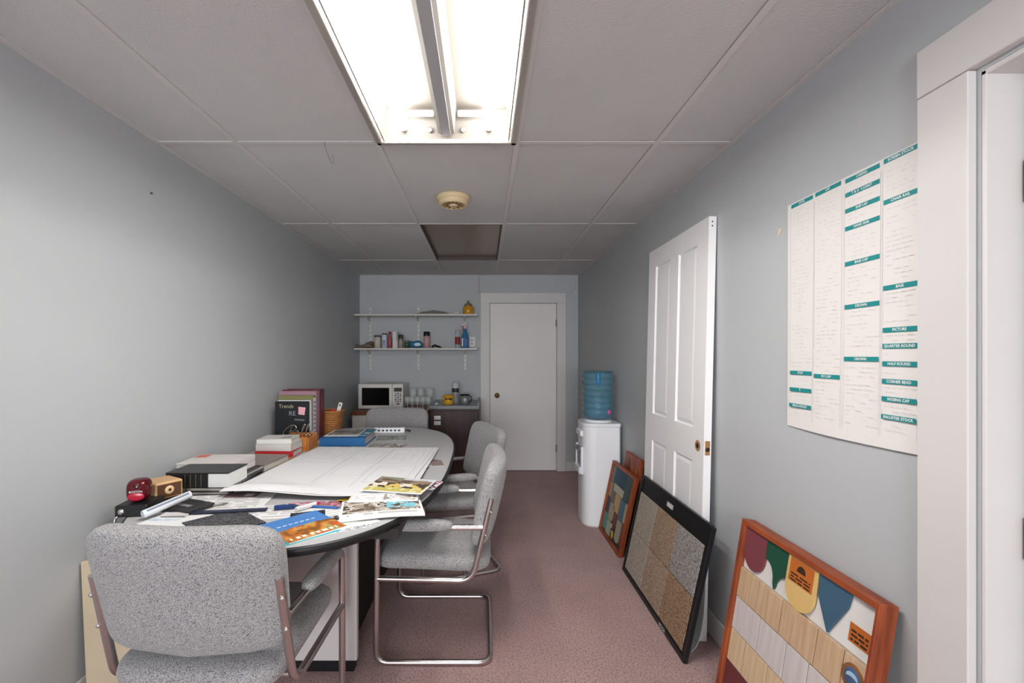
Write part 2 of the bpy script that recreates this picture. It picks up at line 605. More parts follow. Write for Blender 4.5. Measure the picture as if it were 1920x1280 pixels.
# ------------------------------------------------------------------ ceiling fixture
def fixture(name, label, y0, y1, lit=True):
    xc, hw = -0.16, 0.290
    t = thing(name, label, 'ceiling light', (xc, (y0 + y1) / 2, ZC))
    L = (y1 - y0) / 2
    pan = MB()
    zt = 0.13
    for sx in (-1, 1):
        a = [(sx * hw, -L, 0.004), (sx * hw, L, 0.004), (sx * (hw - 0.035), L, zt), (sx * (hw - 0.035), -L, zt)]
        pan.add(a, [(0, 1, 2, 3)])
    pan.add([(-hw + 0.035, -L, zt), (hw - 0.035, -L, zt), (hw - 0.035, L, zt), (-hw + 0.035, L, zt)], [(0, 1, 2, 3)])
    pan.build('reflector_pan', PAN, t)
    for sy in (-1, 1):
        MB().add([(-hw, sy * L, 0.004), (hw, sy * L, 0.004), (hw - 0.035, sy * (L - 0.02), zt), (-hw + 0.035, sy * (L - 0.02), zt)], [(0, 1, 2, 3)]).build('end_plate', PAN, t)
    rim = MB()
    for sx in (-1, 1):
        rim.bbox(sx * hw - 0.014, sx * hw + 0.010, -L - 0.01, L + 0.01, -0.012, 0.006, 0.003)
        rim.bbox(sx * (hw - 0.024) - 0.003, sx * (hw - 0.024) + 0.003, -L, L, -0.006, 0.012, 0.001)
    for sy in (-1, 1):
        rim.bbox(-hw - 0.01, hw + 0.01, sy * L - 0.014, sy * L + 0.010, -0.012, 0.006, 0.003)
    rim.build('rim', RIM, t)
    ch = MB()
    ch.add([(-0.045, -L, zt), (-0.034, -L, 0.022), (-0.020, -L, 0.016), (0.020, -L, 0.016), (0.034, -L, 0.022), (0.045, -L, zt),
            (-0.045, L - 0.03, zt), (-0.034, L - 0.03, 0.022), (-0.020, L - 0.03, 0.016), (0.020, L - 0.03, 0.016), (0.034, L - 0.03, 0.022), (0.045, L - 0.03, zt)],
           [(0, 1, 7, 6), (1, 2, 8, 7), (2, 3, 9, 8), (3, 4, 10, 9), (4, 5, 11, 10), (6, 7, 8, 9, 10, 11)])
    ch.build('ballast_cover', PAN, t)
    MB().box(-0.0195, 0.0195, -L, L - 0.031, 0.012, 0.0155).build('cover_strip', GREYM, t)
    for sx in (-1, 1):
        tb = MB().lathe([(0.0, -L + 0.035), (0.019, -L + 0.035), (0.026, -L + 0.045), (0.026, L - 0.045), (0.019, L - 0.035), (0, L - 0.035)], 16, T(sx * 0.182, 0, 0.052, rx=-90))
        to = tb.build('tube', TUBEM, t)
        for sy in (-1, 1):
            sk = MB().bbox(sx * 0.182 - 0.014, sx * 0.182 + 0.014, sy * (L - 0.033) - 0.010, sy * (L - 0.033) + 0.010, 0.034, 0.095, 0.004)
            sk.build('lamp_holder', WHITEP, t)
        MB().bbox(min(sx * 0.05, sx * 0.165), max(sx * 0.05, sx * 0.165), L - 0.062, L - 0.046, 0.082, 0.104, 0.003).build('bracket', WHITEP, t)
        MB().lathe([(0, 0), (0.011, 0), (0.011, 0.006), (0.005, 0.008), (0.005, 0.004), (0, 0.004)], 12, T(sx * 0.072, L - 0.012, 0.045, rx=100)).build('screw', CHROME2, t)
    return t


fixture('fluorescent_light', 'open recessed ceiling light with two glowing tubes and grey centre strip', 0.772, 1.968)

ul = thing('ceiling_light_panel', 'unlit brown panel set in the ceiling beyond the smoke detector', 'ceiling panel', (-0.16, 3.81, ZC))
MB().box(-0.288, 0.288, -0.593, 0.593, 0.030, 0.036).build('diffuser', BROWNP, ul)
rm = MB()
for sx in (-1, 1):
    rm.box(sx * 0.288 - 0.004, sx * 0.288 + 0.004, -0.597, 0.597, 0.0, 0.036)
    rm.box(-0.288, 0.288, sx * 0.593 - 0.004, sx * 0.593 + 0.004, 0.0, 0.036)
rm.build('frame', mat('dark_bronze_frame', hx('4a3f3a'), 0.5), ul)

sd = thing('smoke_detector', 'round yellowed ivory smoke detector on the ceiling', 'smoke detector', (-0.178, 2.66, ZC))
MB().lathe([(0, 0.003), (0.097, 0.003), (0.099, -0.004), (0.097, -0.018), (0.090, -0.022), (0.086, -0.024), (0.086, -0.030), (0.083, -0.042), (0.074, -0.048), (0.068, -0.0485), (0.066, -0.044), (0, -0.044)], 40).build('body', IVORY, sd)
for k in range(12):
    a = 2 * PI * k / 12
    MB().box(0.030, 0.064, -0.006, 0.006, -0.046, -0.0442, T(rz=math.degrees(a))).build('vent_slot', IVORYD, sd)
MB().lathe([(0, -0.044), (0.024, -0.044), (0.024, -0.050), (0.020, -0.053), (0.008, -0.053), (0.007, -0.050), (0, -0.050)], 20).build('sensor_cap', IVORY, sd)

p = onz(612, 270, ZC)
tag(MB().tube(smoothpath([(0, 0, 0), (0.004, 0, -0.03), (0.022, -0.004, -0.075), (0.034, -0.004, -0.095), (0.040, -0.004, -0.085), (0.034, -0.004, -0.055)]), 0.0012, 6)
    .build('hanging_wire', mat('grey_wire', hx('6d6a68'), 0.5), None, (p.x, 1.97, ZC)), 'thin bent wire hanging from the ceiling grid', 'wire')

# ------------------------------------------------------------------ conference table
TC, THW, THL, TN, TZ = (-0.80, 2.55), 0.62, 1.19, 2.8, 0.74


def outline(hw, hl, n=120):
    out = []
    for k in range(n):
        a = 2 * PI * k / n
        c, s = math.cos(a), math.sin(a)
        out.append((hw * math.copysign(abs(c) ** (2 / TN), c), hl * math.copysign(abs(s) ** (2 / TN), s)))
    return out


tb = thing('conference_table', 'long rounded grey laminate conference table with black edge and white end panel', 'table', (TC[0], TC[1], 0))
MB().prism(outline(THW - 0.006, THL - 0.006), TZ - 0.024, TZ).build('tabletop', LAM, tb)
eb = MB()
prof = [(-0.007, -0.0008), (-0.003, -0.0008), (0.002, -0.006), (0.003, -0.014), (0.002, -0.022), (-0.004, -0.030), (-0.02, -0.034), (-0.04, -0.034)]
rings = [outline(THW + dx, THL + dx) for dx, _ in prof]
N = 120
vv = [(x, y, TZ + dz) for (dx, dz), ring in zip(prof, rings) for x, y in ring]
ff = [(i * N + k, i * N + (k + 1) % N, (i + 1) * N + (k + 1) % N, (i + 1) * N + k) for i in range(len(prof) - 1) for k in range(N)]
eb.add(vv, ff, None, True)
eb.build('edge_band', BLACKE, tb)
MB().box(-0.50, 0.50, -0.95, 0.95, TZ - 0.06, TZ - 0.0245).build('apron', DARK, tb)
MB().bbox(-0.25, 0.27, -0.652, -0.622, 0.052, 0.712, 0.002).build('end_panel', PANEL, tb)
MB().bbox(-0.25, 0.27, 0.622, 0.652, 0.052, 0.712, 0.002).build('end_panel', PANEL, tb)
MB().box(-0.20, 0.20, -0.62, 0.62, 0.0, 0.70).build('pedestal', DARK, tb)
MB().box(-0.235, 0.255, -0.64, -0.60, 0.0, 0.052).build('plinth', BLACK, tb)
MB().box(-0.235, 0.255, 0.60, 0.64, 0.0, 0.052).build('plinth', BLACK, tb)

# ------------------------------------------------------------------ chairs (face +Y)
def make_chair():
    t = thing('armchair', '', 'chair')
    w = 0.268
    zf = 0.013
    path = [(-w, -0.196, 0.590), (-w, 0.255, 0.590), (-w, 0.262, zf), (-w, -0.228, zf), (w, -0.228, zf), (w, 0.262, zf), (w, 0.255, 0.590), (w, -0.196, 0.590)]
    MB().tube(fillet(path, 0.055, 7), 0.0125, 12).build('base_frame', CHROME, t)
    for s in (-1, 1):
        side = [(s * w, 0.262, 0.372), (s * w, -0.150, 0.362), (s * (w - 0.004), -0.232, 0.712)]
        MB().tube(fillet(side, 0.06, 7), 0.0125, 12).build('back_post', CHROME, t)
        for z in (0.555, 0.655):
            yy = -0.150 - 0.082 * (z - 0.362) / 0.350
            MB().lathe([(0, 0), (0.007, 0.0), (0.007, 0.003), (0.004, 0.006), (0, 0.006)], 10, T(s * (w + 0.004), yy - 0.011, z, rx=90)).build('bolt', CHROME2, t)

        MB().cushion(0.026, 0.145, 0.024, 4, 3, T(s * w, 0.075, 0.600), 24, 8).build('armrest', FABRIC, t)
        MB().tube(fillet([(s * w, -0.070, 0.590), (s * w, -0.190, 0.590)], 0.01), 0.0132, 10).build('arm_sleeve', CHROME2, t)

    def seatwarp(x, y, z):
        return (x, y, z + 0.012 * (y / 0.25) - 0.02 * max(0, y / 0.25) ** 4)
    MB().cushion(0.250, 0.258, 0.052, 6, 3.2, T(0, 0.025, 0.425), 56, 14, seatwarp).build('seat', FABRIC, t)

    def backwarp(x, y, z):       # x across, y up (local), z thickness
        k = 1.0 + 0.035 * (y / 0.19)
        bow = 0.014 * (1 - (x / 0.27) ** 2) * max(0.0, -y / 0.19)
        return (x * k, y - bow, z - 0.040 * (x / 0.28) ** 2)
    M = Matrix.Translation((0, -0.238, 0.676)) @ Matrix.Rotation(rad(13), 4, 'X') @ Matrix(((1, 0, 0, 0), (0, 0, -1, 0), (0, 1, 0, 0), (0, 0, 0, 1)))
    MB().cushion(0.272, 0.190, 0.050, (5.5, 13.0), 3.2, M, 96, 16, backwarp).build('backrest', FABRIC, t)
    MB().tube([(-w, -0.12, 0.372), (w, -0.12, 0.372)], 0.011, 10).build('cross_bar', CHROME, t)
    return t


CG = 'grey tweed cantilever armchairs around the conference table'
chair = make_chair()
spots = [((-0.820, 1.495), -2, 'grey tweed armchair nearest the camera, its back turned to us'),
         ((-0.200, 2.215), 90, 'grey tweed armchair beside the table, fully in view with its tubular base'),
         ((-0.197, 2.965), 110, 'grey tweed armchair partly hidden behind the chair at the table side'),
         ((-0.766, 3.80), 180, 'dark grey armchair at the far end of the table below the microwave')]
for i, ((x, y), a, lab) in enumerate(spots):
    c = chair if i == 0 else copy_tree(chair)
    c.location = (x, y, 0)
    c.rotation_euler = (0, 0, rad(a))
    tag(c, lab, 'chair', CG)

# ------------------------------------------------------------------ leaning things, right side
def lean(name, label, cat, X, Yfar, tilt, group=None):
    """origin at the far bottom front corner; local x runs towards the camera, z up, y into the wall"""
    return thing(name, label, cat, (X, Yfar, 0.001), (rad(-tilt), 0, rad(-90)), group)


# panelled door
dr = lean('panel_door', 'white four-panel door slab leaning against the right wall', 'door', 1.000, 2.872, 1.35)
DW, DH, DT = 0.76, 1.972, 0.035
xs = [0.115, 0.325, 0.435, 0.645]
zr = [(0.24, 0.815), (0.975, 1.865)]
fr = MB()
fr.box(0, xs[0], 0, DT, 0, DH).box(xs[1], xs[2], 0, DT, 0, DH).box(xs[3], DW, 0, DT, 0, DH)
for a, b in ((xs[0], xs[1]), (xs[2], xs[3])):
    fr.box(a, b, 0, DT, 0, zr[0][0]).box(a, b, 0, DT, zr[0][1], zr[1][0]).box(a, b, 0, DT, zr[1][1], DH)
fr.build('stiles_and_rails', DOORW, dr)
for a, b in ((xs[0], xs[1]), (xs[2], xs[3])):
    for z0, z1 in zr:
        pm = MB()
        q = 0.028
        A = [(a, 0.001, z0), (b, 0.001, z0), (b, 0.001, z1), (a, 0.001, z1)]
        B = [(a + 0.006, 0.011, z0 + 0.006), (b - 0.006, 0.011, z0 + 0.006), (b - 0.006, 0.011, z1 - 0.006), (a + 0.006, 0.011, z1 - 0.006)]
        C = [(a + q, 0.0035, z0 + q), (b - q, 0.0035, z0 + q), (b - q, 0.0035, z1 - q), (a + q, 0.0035, z1 - q)]
        V = A + B + C
        ffs = [(i, (i + 1) % 4, 4 + (i + 1) % 4, 4 + i) for i in range(4)] + [(4 + i, 4 + (i + 1) % 4, 8 + (i + 1) % 4, 8 + i) for i in range(4)] + [(8, 9, 10, 11)]
        pm.add(V, ffs)
        pm.box(a, b, 0.014, DT - 0.004, z0, z1)
        pm.build('panel', DOORW, dr)
RAWW = mat('raw_bored_wood', hx('b58758'), 0.7, grain=((30, 30, 4), '8a5f38'))
MB().lathe([(0, -0.0008), (0.019, -0.0008), (0.026, -0.0008), (0.027, 0.0)], 20, T(0.70, 0, 0.895, rx=-90)).build('knob_bore', RAWW, dr)
MB().lathe([(0, -0.0012), (0.013, -0.0012)], 16, T(0.70, 0, 0.895, rx=-90)).build('bore_hole', DARK, dr)
MB().box(DW, DW + 0.0008, 0.006, 0.029, 0.862, 0.928).build('latch_mortise', RAWW, dr)
MB().lathe([(0, 0.0012), (0.010, 0.0012), (0.010, 0)], 14, T(DW, 0.0175, 0.888, ry=90)).build('latch_hole', DARK, dr)
for z in (1.925, 1.945):
    MB().box(DW, DW + 0.0007, 0.013, 0.019, z, z + 0.006).build('screw_hole', DARK, dr)

# black board with six stone or carpet samples
bb = lean('sample_board', 'black carry board with six speckled stone samples leaning on the white door', 'sample board', 0.862, 2.815, 12.2)
BW, BH = 0.855, 0.598
hole = (0.375, 0.465, 0.535, 0.562)
MB().box(0, BW, 0, 0.010, 0, hole[2]).box(0, hole[0], 0, 0.010, hole[2], BH).box(hole[1], BW, 0, 0.010, hole[2], BH).box(hole[0], hole[1], 0, 0.010, hole[3], BH).build('backing', BLACK, bb)
MB().bbox(-0.006, 0.012, -0.006, 0.014, 0, BH, 0.002).bbox(BW - 0.012, BW + 0.006, -0.006, 0.014, 0, BH, 0.002).bbox(0.012, BW - 0.012, -0.006, 0.014, 0, 0.024, 0.002).bbox(0.012, BW - 0.012, -0.006, 0.014, BH - 0.014, BH + 0.004, 0.002).build('edging', BLACK, bb)
MB().box(hole[0], hole[1], 0.006, 0.010, hole[2], hole[3]).build('handle_slot', OFFW, bb)
sc = [('b5aa9b', '8f8375'), ('ad947c', '7f6753'), ('a9a4a0', '6c6663'), ('b9aea2', '8d8176'), ('b39c89', '876f5e'), ('a98c72', '74573f')]
k = 0
for r in range(2):
    for c in range(3):
        c1, c2 = sc[k]
        k += 1
        m = mat('pebble_sample', c1, 0.9, speck=(150, c2, 0.42, 0.62), bump=(200, 0.9, 0.006))
        x0 = 0.030 + c * 0.266
        z1 = 0.505 - r * 0.238
        MB().bbox(x0, x0 + 0.263, -0.005, 0.0, z1 - 0.235, z1, 0.002).build('sample_tile', m, bb)
lettering('lettering', 'VICOA', 0.024, PAPER, bb, T(0.62, -0.0066, 0.0125, rx=90))

# pale flexible sheet behind it
sh = MB()
pf = [(0.925, 0.002), (0.948, 0.030), (0.968, 0.085), (0.980, 0.16), (0.987, 0.27), (0.990, 0.40), (0.992, 0.47)]
pf = smoothpath([(a, 0, b) for a, b in pf], 4)
vv = []
for q in pf:
    vv += [(q.x, 2.03, q.z), (q.x, 2.62, q.z), (q.x + 0.004, 2.03, q.z), (q.x + 0.004, 2.62, q.z)]
ff = []
n = len(pf)
for i in range(n - 1):
    a, b = 4 * i, 4 * (i + 1)
    ff += [(a, b, b + 1, a + 1), (a + 2, a + 3, b + 3, b + 2), (a, a + 2, b + 2, b), (a + 1, b + 1, b + 3, a + 3)]
ff += [(0, 1, 3, 2), (4 * n - 4, 4 * n - 2, 4 * n - 1, 4 * n - 3)]
sh.add(vv, ff)
tag(sh.build('sample_sheet', mat('pale_grey_vinyl', hx('b9b9b6'), 0.5, var=(8, 0.15))), 'pale grey flexible sheet curving behind the black sample board', 'sheet')

# small framed colour board
ba = lean('colour_board', 'wood-framed board of coloured shingle chips leaning beside the water cooler', 'sample board', 0.885, 3.495, 12.0)
AW, AH = 0.510, 0.535
MB().bbox(0, 0.022, -0.004, 0.028, 0, AH, 0.002).bbox(AW - 0.022, AW, -0.004, 0.028, 0, AH, 0.002).bbox(0.022, AW - 0.022, -0.004, 0.028, 0, 0.022, 0.002).bbox(0.022, AW - 0.022, -0.004, 0.028, AH - 0.022, AH, 0.002).build('frame', WOODR, ba)
MB().box(0.02, AW - 0.02, 0.014, 0.024, 0.02, AH - 0.02).build('backing', plain('2f3a35'), ba)


def chip(x0, x1, z0, z1, col, dy=0.0, par=ba, shape=0):
    if shape == 0:
        poly = [(x0, z0), (x1, z0), (x1, z1), (x0, z1)]
    elif shape == 1:      # round bottom
        r = (x1 - x0) / 2
        poly = [(x1, z1), (x0, z1)] + [(x0 + r - r * math.cos(PI * t / 10), z0 + r * 0.8 - r * 0.8 * math.sin(PI * t / 10)) for t in range(11)]
    else:                 # pointed
        poly = [(x1, z1), (x0, z1), (x0, z0 + (z1 - z0) * 0.45), ((x0 + x1) / 2, z0), (x1, z0 + (z1 - z0) * 0.45)]
    M = Matrix.Translation((0, 0.014 - dy, 0)) @ Matrix.Rotation(rad(90), 4, 'X')
    return MB().prism(poly, 0, 0.006, M).build('shingle_chip', plain(col, 0.6), par)


for args in [(0.028, 0.075, 0.39, 0.505, '6f7f7a'), (0.080, 0.325, 0.395, 0.508, '24445c'), (0.335, 0.485, 0.34, 0.508, '3e5450'),
             (0.028, 0.085, 0.275, 0.385, 'a08a70'), (0.125, 0.330, 0.340, 0.392, 'b9b39d', 0.002), (0.088, 0.190, 0.255, 0.388, '75675c'),
             (0.193, 0.300, 0.215, 0.335, 'c7a06c'), (0.303, 0.415, 0.195, 0.335, '52717e'), (0.418, 0.485, 0.205, 0.335, 'b7a58d'),
             (0.028, 0.110, 0.155, 0.270, '3a3a44'), (0.112, 0.225, 0.125, 0.250, 'a59a86', 0.0, ba, 1), (0.228, 0.320, 0.095, 0.210, '7c3538', 0.0, ba, 2),
             (0.323, 0.420, 0.045, 0.190, 'a3a38c', 0.0, ba, 1), (0.423, 0.485, 0.06, 0.200, '7b4f3e'),
             (0.028, 0.125, 0.035, 0.150, '5e8a80'), (0.128, 0.225, 0.028, 0.120, 'a4ac93'), (0.228, 0.320, 0.028, 0.090, '2f3330')]:
    chip(*args)
MB().lathe([(0, 0), (0.030, 0), (0.030, 0.002), (0, 0.002)], 18, T(0.275, 0.0075, 0.062, rx=90)).build('badge', plain('b98d3e', 0.4), ba)

wp = lean('wood_offcut', 'reddish wooden board with a dark slot standing behind the colour board', 'board', 0.990, 3.36, 5.4)
MB().bbox(0, 0.32, 0, 0.024, 0, 0.628, 0.003).build('plank', WOODR, wp)
for x in (0.085, 0.16, 0.23):
    MB().bbox(x, x + 0.035, -0.002, 0.0, 0.40, 0.595 - 0.04 * (x > 0.1), 0.0008).build('slot', plain('54240f' if x < 0.1 else 'b0622c'), wp)

# cedar shingle display in the foreground
bc = lean('shingle_display', 'cedar-framed display of shingles with coloured tips, nearest the doorway', 'sample board', 0.918, 1.802, 9.3)
CW, CH = 0.627, 0.690
fw = 0.026
MB().bbox(0, fw, -0.006, 0.046, 0, CH, 0.002).build('frame_side', WOODR, bc)
fr_ = 0.011
MB().bbox(CW - fr_, CW, -0.006, 0.046, 0, CH, 0.002).build('frame_side', WOODR, bc)
MB().bbox(fw, CW - fr_, -0.006, 0.046, CH - 0.020, CH, 0.002).build('frame_rail', WOODR, bc)
MB().bbox(fw, CW - fr_, -0.006, 0.046, 0, 0.022, 0.002).build('frame_rail', WOODR, bc)
MB().box(fw, CW - fr_, 0.016, 0.030, 0.022, CH - 0.02).build('backing', OFFW, bc)


def shingle(x0, x1, z0, z1, m, dy=0.0):
    g = 0.0013
    return MB().bbox(x0 + g, x1 - g, 0.006 - dy, 0.016 - dy, z0 + g, z1 - g, 0.0012).build('shingle', m, bc)


x0, x1 = fw + 0.001, CW - fr_ - 0.001
rows = [((0.398, 0.513), [0.12, 0.13, 0.16, 0.10, 0.079], WOODT),
        ((0.274, 0.397), [0.155, 0.14, 0.10, 0.10, 0.094], WOODW),
        ((0.150, 0.273), [0.095, 0.13, 0.13, 0.12, 0.114], WOODT2),
        ((0.024, 0.149), [0.11, 0.12, 0.12, 0.11, 0.129], plain('6e3237', 0.6))]
for ri, ((z0, z1), ws, m) in enumerate(rows):
    a = x0
    for w in ws:
        shingle(a, min(a + w, x1), z0, z1, m, 0.0012 * (3 - ri))
        a += w
MB().box(x0, x1, 0.0135, 0.0155, 0.514, CH - 0.0205).build('white_field', plain('e3e0dd', 0.5), bc)
ztop, zb = CH - 0.0205, 0.519


def tip(poly, m, dy, label):
    M = Matrix.Translation((0, 0.0135 - dy, 0)) @ Matrix.Rotation(rad(90), 4, 'X')
    o = MB().prism(poly, 0, 0.008, M).build('shingle_tip', m, bc)
    o['label'] = label
    return o


def arc(xc, zc, rx, rz, a0, a1, n=12):
    return [(xc + rx * math.cos(rad(a0 + (a1 - a0) * t / n)), zc + rz * math.sin(rad(a0 + (a1 - a0) * t / n))) for t in range(n + 1)]


tip([(0.152, ztop), (0.028, ztop)] + arc(0.090, 0.585, 0.062, 0.062, 180, 360), plain('7d4049', 0.55), 0.0, 'maroon round-bottomed tip')
tip([(0.280, ztop), (0.153, ztop), (0.153, 0.60)] + arc(0.158, 0.540, 0.050, 0.060, 90, 0) + [(0.216, 0.518)] + arc(0.280, 0.530, 0.058, 0.052, 180, 90), plain('1f4f3c', 0.5), 0.0, 'dark green ogee tip')
tip([(0.404, ztop), (0.272, ztop)] + arc(0.338, 0.578, 0.066, 0.066, 180, 360), plain('dcb877', 0.5), 0.003, 'cream round-bottomed tip')
tip([(0.528, ztop), (0.406, ztop), (0.414, 0.600), (0.464, 0.519), (0.520, 0.622)], plain('3f6076', 0.5), 0.0, 'slate blue pointed tip')
LBL = plain('bf6a2c', 0.5)
INK = plain('3a2416', 0.6)


def strokes(name, par, x, z, w, h, rows_, y, seed, m=INK):
    random.seed(seed)
    b = MB()
    for r in range(rows_):
        a = x
        zz = z + h * (rows_ - 1 - r) / rows_
        while a < x + w:
            l = random.uniform(0.15, 0.4) * w
            l = min(l, x + w - a)
            b.box(a, a + l, y - 0.0004, y, zz, zz + h / rows_ * 0.5)
            a += l + w * 0.08
    return b.build(name, m, par)


lb = MB().bbox(0.284, 0.392, 0.0015, 0.0024, 0.590, 0.664, 0.0004).build('label_plate', LBL, bc)
strokes('print', lb, 0.294, 0.594, 0.088, 0.030, 3, 0.0014, 2)
MB().prism(arc(0.338, 0.630, 0.020, 0.022, 0, 180), 0, 0.0005, Matrix.Translation((0, 0.0014, 0)) @ Matrix.Rotation(rad(90), 4, 'X')).build('emblem', INK, lb)
lb = MB().bbox(0.530, 0.604, 0.012, 0.0134, 0.540, 0.592, 0.0004).build('label_plate', LBL, bc)
strokes('print', lb, 0.538, 0.546, 0.056, 0.036, 3, 0.0119, 5)
md = MB().lathe([(0, 0.001), (0.034, 0.001), (0.037, 0), (0.037, -0.001)], 28, T(0.575, 0.0015, 0.460, rx=90)).build('medallion', plain('8a5d36', 0.5), bc)
MB().lathe([(0, 0), (0.026, 0), (0.027, -0.001)], 28, T(0.575, 0.0002, 0.460, rx=90)).build('medallion_face', plain('48638a', 0.4), md)
MB().prism(arc(0.575, 0.460, 0.020, 0.015, 20, 160) + arc(0.575, 0.455, 0.020, 0.008, 160, 20), 0, 0.0005, Matrix.Translation((0, -0.0001, 0)) @ Matrix.Rotation(rad(90), 4, 'X')).build('medallion_mark', plain('a9c4d6', 0.4), md)

# ------------------------------------------------------------------ wall chart
pc = thing('wall_chart', 'tall white moulding chart with teal headings pinned beside the doorway', 'poster', (XR - 0.0015, 1.62, 1.078), (0, 0, rad(-90)))
PH, PW = 0.780, 0.495       # local x towards camera, z up, front is -y
vv, ff = [], []
nx, nz = 20, 16
for j in range(nz + 1):
    for i in range(nx + 1):
        u, v = i / nx, j / nz
        bow = 0.006 * (1 - v) ** 3 * (0.4 + 0.6 * math.sin(PI * u)) + 0.0015 * math.sin(5 * u) ** 2 * (1 - v)
        vv.append((u * PW, -0.0005 - bow, v * PH - 0.004 * math.sin(PI * u) * (1 - v)))
for j in range(nz):
    for i in range(nx):
        ff.append((j * (nx + 1) + i, j * (nx + 1) + i + 1, (j + 1) * (nx + 1) + i + 1, (j + 1) * (nx + 1) + i))
MB().add(vv, ff, None, True).build('sheet', mat('chart_paper', (0.78, 0.75, 0.725), 0.6), pc)
TEAL = plain('1f8a8c', 0.5)
LINE = plain('c9c6c4', 0.6)


def pb(v):
    return 0.0075 * (1 - v) ** 3 + 0.0022 * (1 - v) + 0.0012


cols = [(1.604, 1.493), (1.488, 1.375), (1.365, 1.2406), (1.234, 1.1287)]
heads = [[(1.847, 'COVE'), (1.266, 'STOP'), (1.208, 'T'), (1.153, 'BRICK MOULD')],
         [(1.848, 'CAP'), (1.259, 'PLY CAP')],
         [(1.845, 'CASING'), (1.8025, 'T & G  V JOINT'), (1.755, 'SHIP LAP'), (1.702, 'HAND RAIL'), (1.597, 'BASE CAP'), (1.469, 'CROWN'), (1.315, 'CROWN')],
         [(1.848, 'SCREEN STOCK'), (1.737, 'CHAIR RAIL'), (1.506, 'BASE'), (1.393, 'PICTURE'), (1.350, 'QUARTER ROUND'), (1.303, 'HALF ROUND'), (1.256, 'CORNER BEAD'), (1.209, 'NOSING CAP'), (1.161, 'BALUSTER STOCK')]]
random.seed(11)
for (ya, yb), hs in zip(cols, heads):
    a, b = 1.62 - ya, 1.62 - yb
    for zz, s in hs:
        z = zz - 1.078
        y = -pb(z / PH)
        MB().box(a + 0.003, b - 0.003, y, y + 0.0004, z - 0.0065, z + 0.0065).build('heading_bar', TEAL, pc)
        lettering('heading_lettering', s, 0.0105, PAPER, pc, T((a + b) / 2, y - 0.0004, z, rx=90), bold=0.0002)
    g = MB()
    for e in (a, b):
        for q in range(12):
            z0, z1 = 0.03 + q * 0.06, 0.03 + q * 0.06 + 0.06
            y = -pb((z0 + z1) / 2 / PH)
            g.box(e - 0.0004, e + 0.0004, y, y + 0.0003, z0, z1)
    g.build('column_rule', LINE, pc)
    g = MB()
    q = 0.05
    while q < 0.75:
        z = q
        if all(abs(z - (h[0] - 1.078)) > 0.014 for h in hs):
            y = -pb(z / PH)
            xx = a + 0.012
            while xx < b - 0.02:
                l = random.uniform(0.006, 0.02)
                if random.random() < 0.55:
                    g.box(xx, xx + l, y, y + 0.0003, z, z + 0.0009)
                xx += l + 0.008
        q += 0.0125
    tag(g.build('fine_print', LINE, pc), kind='stuff')
tag(MB().prism([(0, 0), (0.010, -0.006), (0.016, 0.018), (-0.008, 0.022), (-0.012, 0.012)], 0, 0.0008, T(XR - 0.0012, 1.655, 1.775, ry=-90)).build('tape_scrap', plain('d8c8ae')),
    'scrap of yellowed tape left on the wall beside the chart', 'tape')
tag(MB().lathe([(0, 0.004), (0.004, 0.004), (0.005, 0), (0.004, -0.003)], 10, T(XL + 0.003, 1.947, 2.02, ry=90)).build('nail_head', plain('55504c')), 'small dark nail head high on the left wall', 'nail')

# cream board by the left wall
cbm = thing('cream_board', 'cream painted board standing against the left wall behind the nearest chair', 'board', (-1.392, 1.60, 0.001), (0, rad(-2.6), 0))
MB().bbox(0, 0.17, 0, 0.022, 0, 0.598, 0.002).build('panel', CREAM, cbm)
MB().bbox(0.004, 0.166, 0.0225, 0.036, 0.03, 0.57, 0.002).build('backing', CREAM, cbm)

# ------------------------------------------------------------------ water cooler
wc = thing('water_cooler', 'white upright water cooler with a curved front beside the far door', 'water cooler', (0.920, 3.665, 0.0))


def coolplan(s=1.0):
    pts = []
    n = 22
    w, d = 0.138 * s, 0.155 * s
    for k in range(n + 1):
        a = PI / 2 + PI * k / n
        c, q = math.cos(a), math.sin(a)
        pts.append((-0.01 + (w) * math.copysign(abs(c) ** 0.62, c), d * math.copysign(abs(q) ** 0.62, q)))
    pts += [(w - 0.012, -d), (w, -d + 0.012), (w, d - 0.012), (w - 0.012, d)]
    return pts


MB().prism(coolplan(), 0.012, 0.775).build('body', WHITEP, wc)
MB().prism(coolplan(0.97), 0.0, 0.012).build('foot', OFFW, wc)
MB().prism(coolplan(1.025), 0.777, 0.800).build('top_cover', WHITEP, wc)
MB().lathe([(0, 0.800), (0.105, 0.800), (0.108, 0.806), (0.095, 0.816), (0.07, 0.818), (0, 0.818)], 32).build('bottle_seat', WHITEP, wc)
MB().bbox(-0.160, -0.135, -0.085, 0.075, 0.690, 0.735, 0.005).build('tap_panel', WHITEP, wc)
MB().bbox(-0.152, -0.140, -0.085, 0.075, 0.450, 0.600, 0.003).build('dispenser_recess', plain('9a9da0', 0.4), wc)
MB().bbox(-0.172, -0.140, -0.095, 0.085, 0.395, 0.450, 0.006).build('drip_tray', WHITEP, wc)
for y in (-0.045, 0.035):
    MB().bbox(-0.170, -0.150, y - 0.012, y + 0.012, 0.565, 0.605, 0.004).build('tap', plain('6e7276', 0.3), wc)
for y in (-0.1, 0.09):
    MB().bbox(-0.160, -0.14, y - 0.01, y + 0.01, 0.395, 0.61, 0.004).build('recess_side', WHITEP, wc)
jug = thing('water_bottle', 'large translucent blue water bottle upside down on the cooler', 'water bottle', (0.920, 3.665, 0.8185))
pr = [(0.0, 0.001), (0.06, 0.001), (0.098, 0.010), (0.116, 0.028)]
z = 0.04
while z < 0.33:
    pr += [(0.116, z), (0.1235, z + 0.007), (0.1235, z + 0.030), (0.116, z + 0.037), (0.111, z + 0.0425)]
    z += 0.048
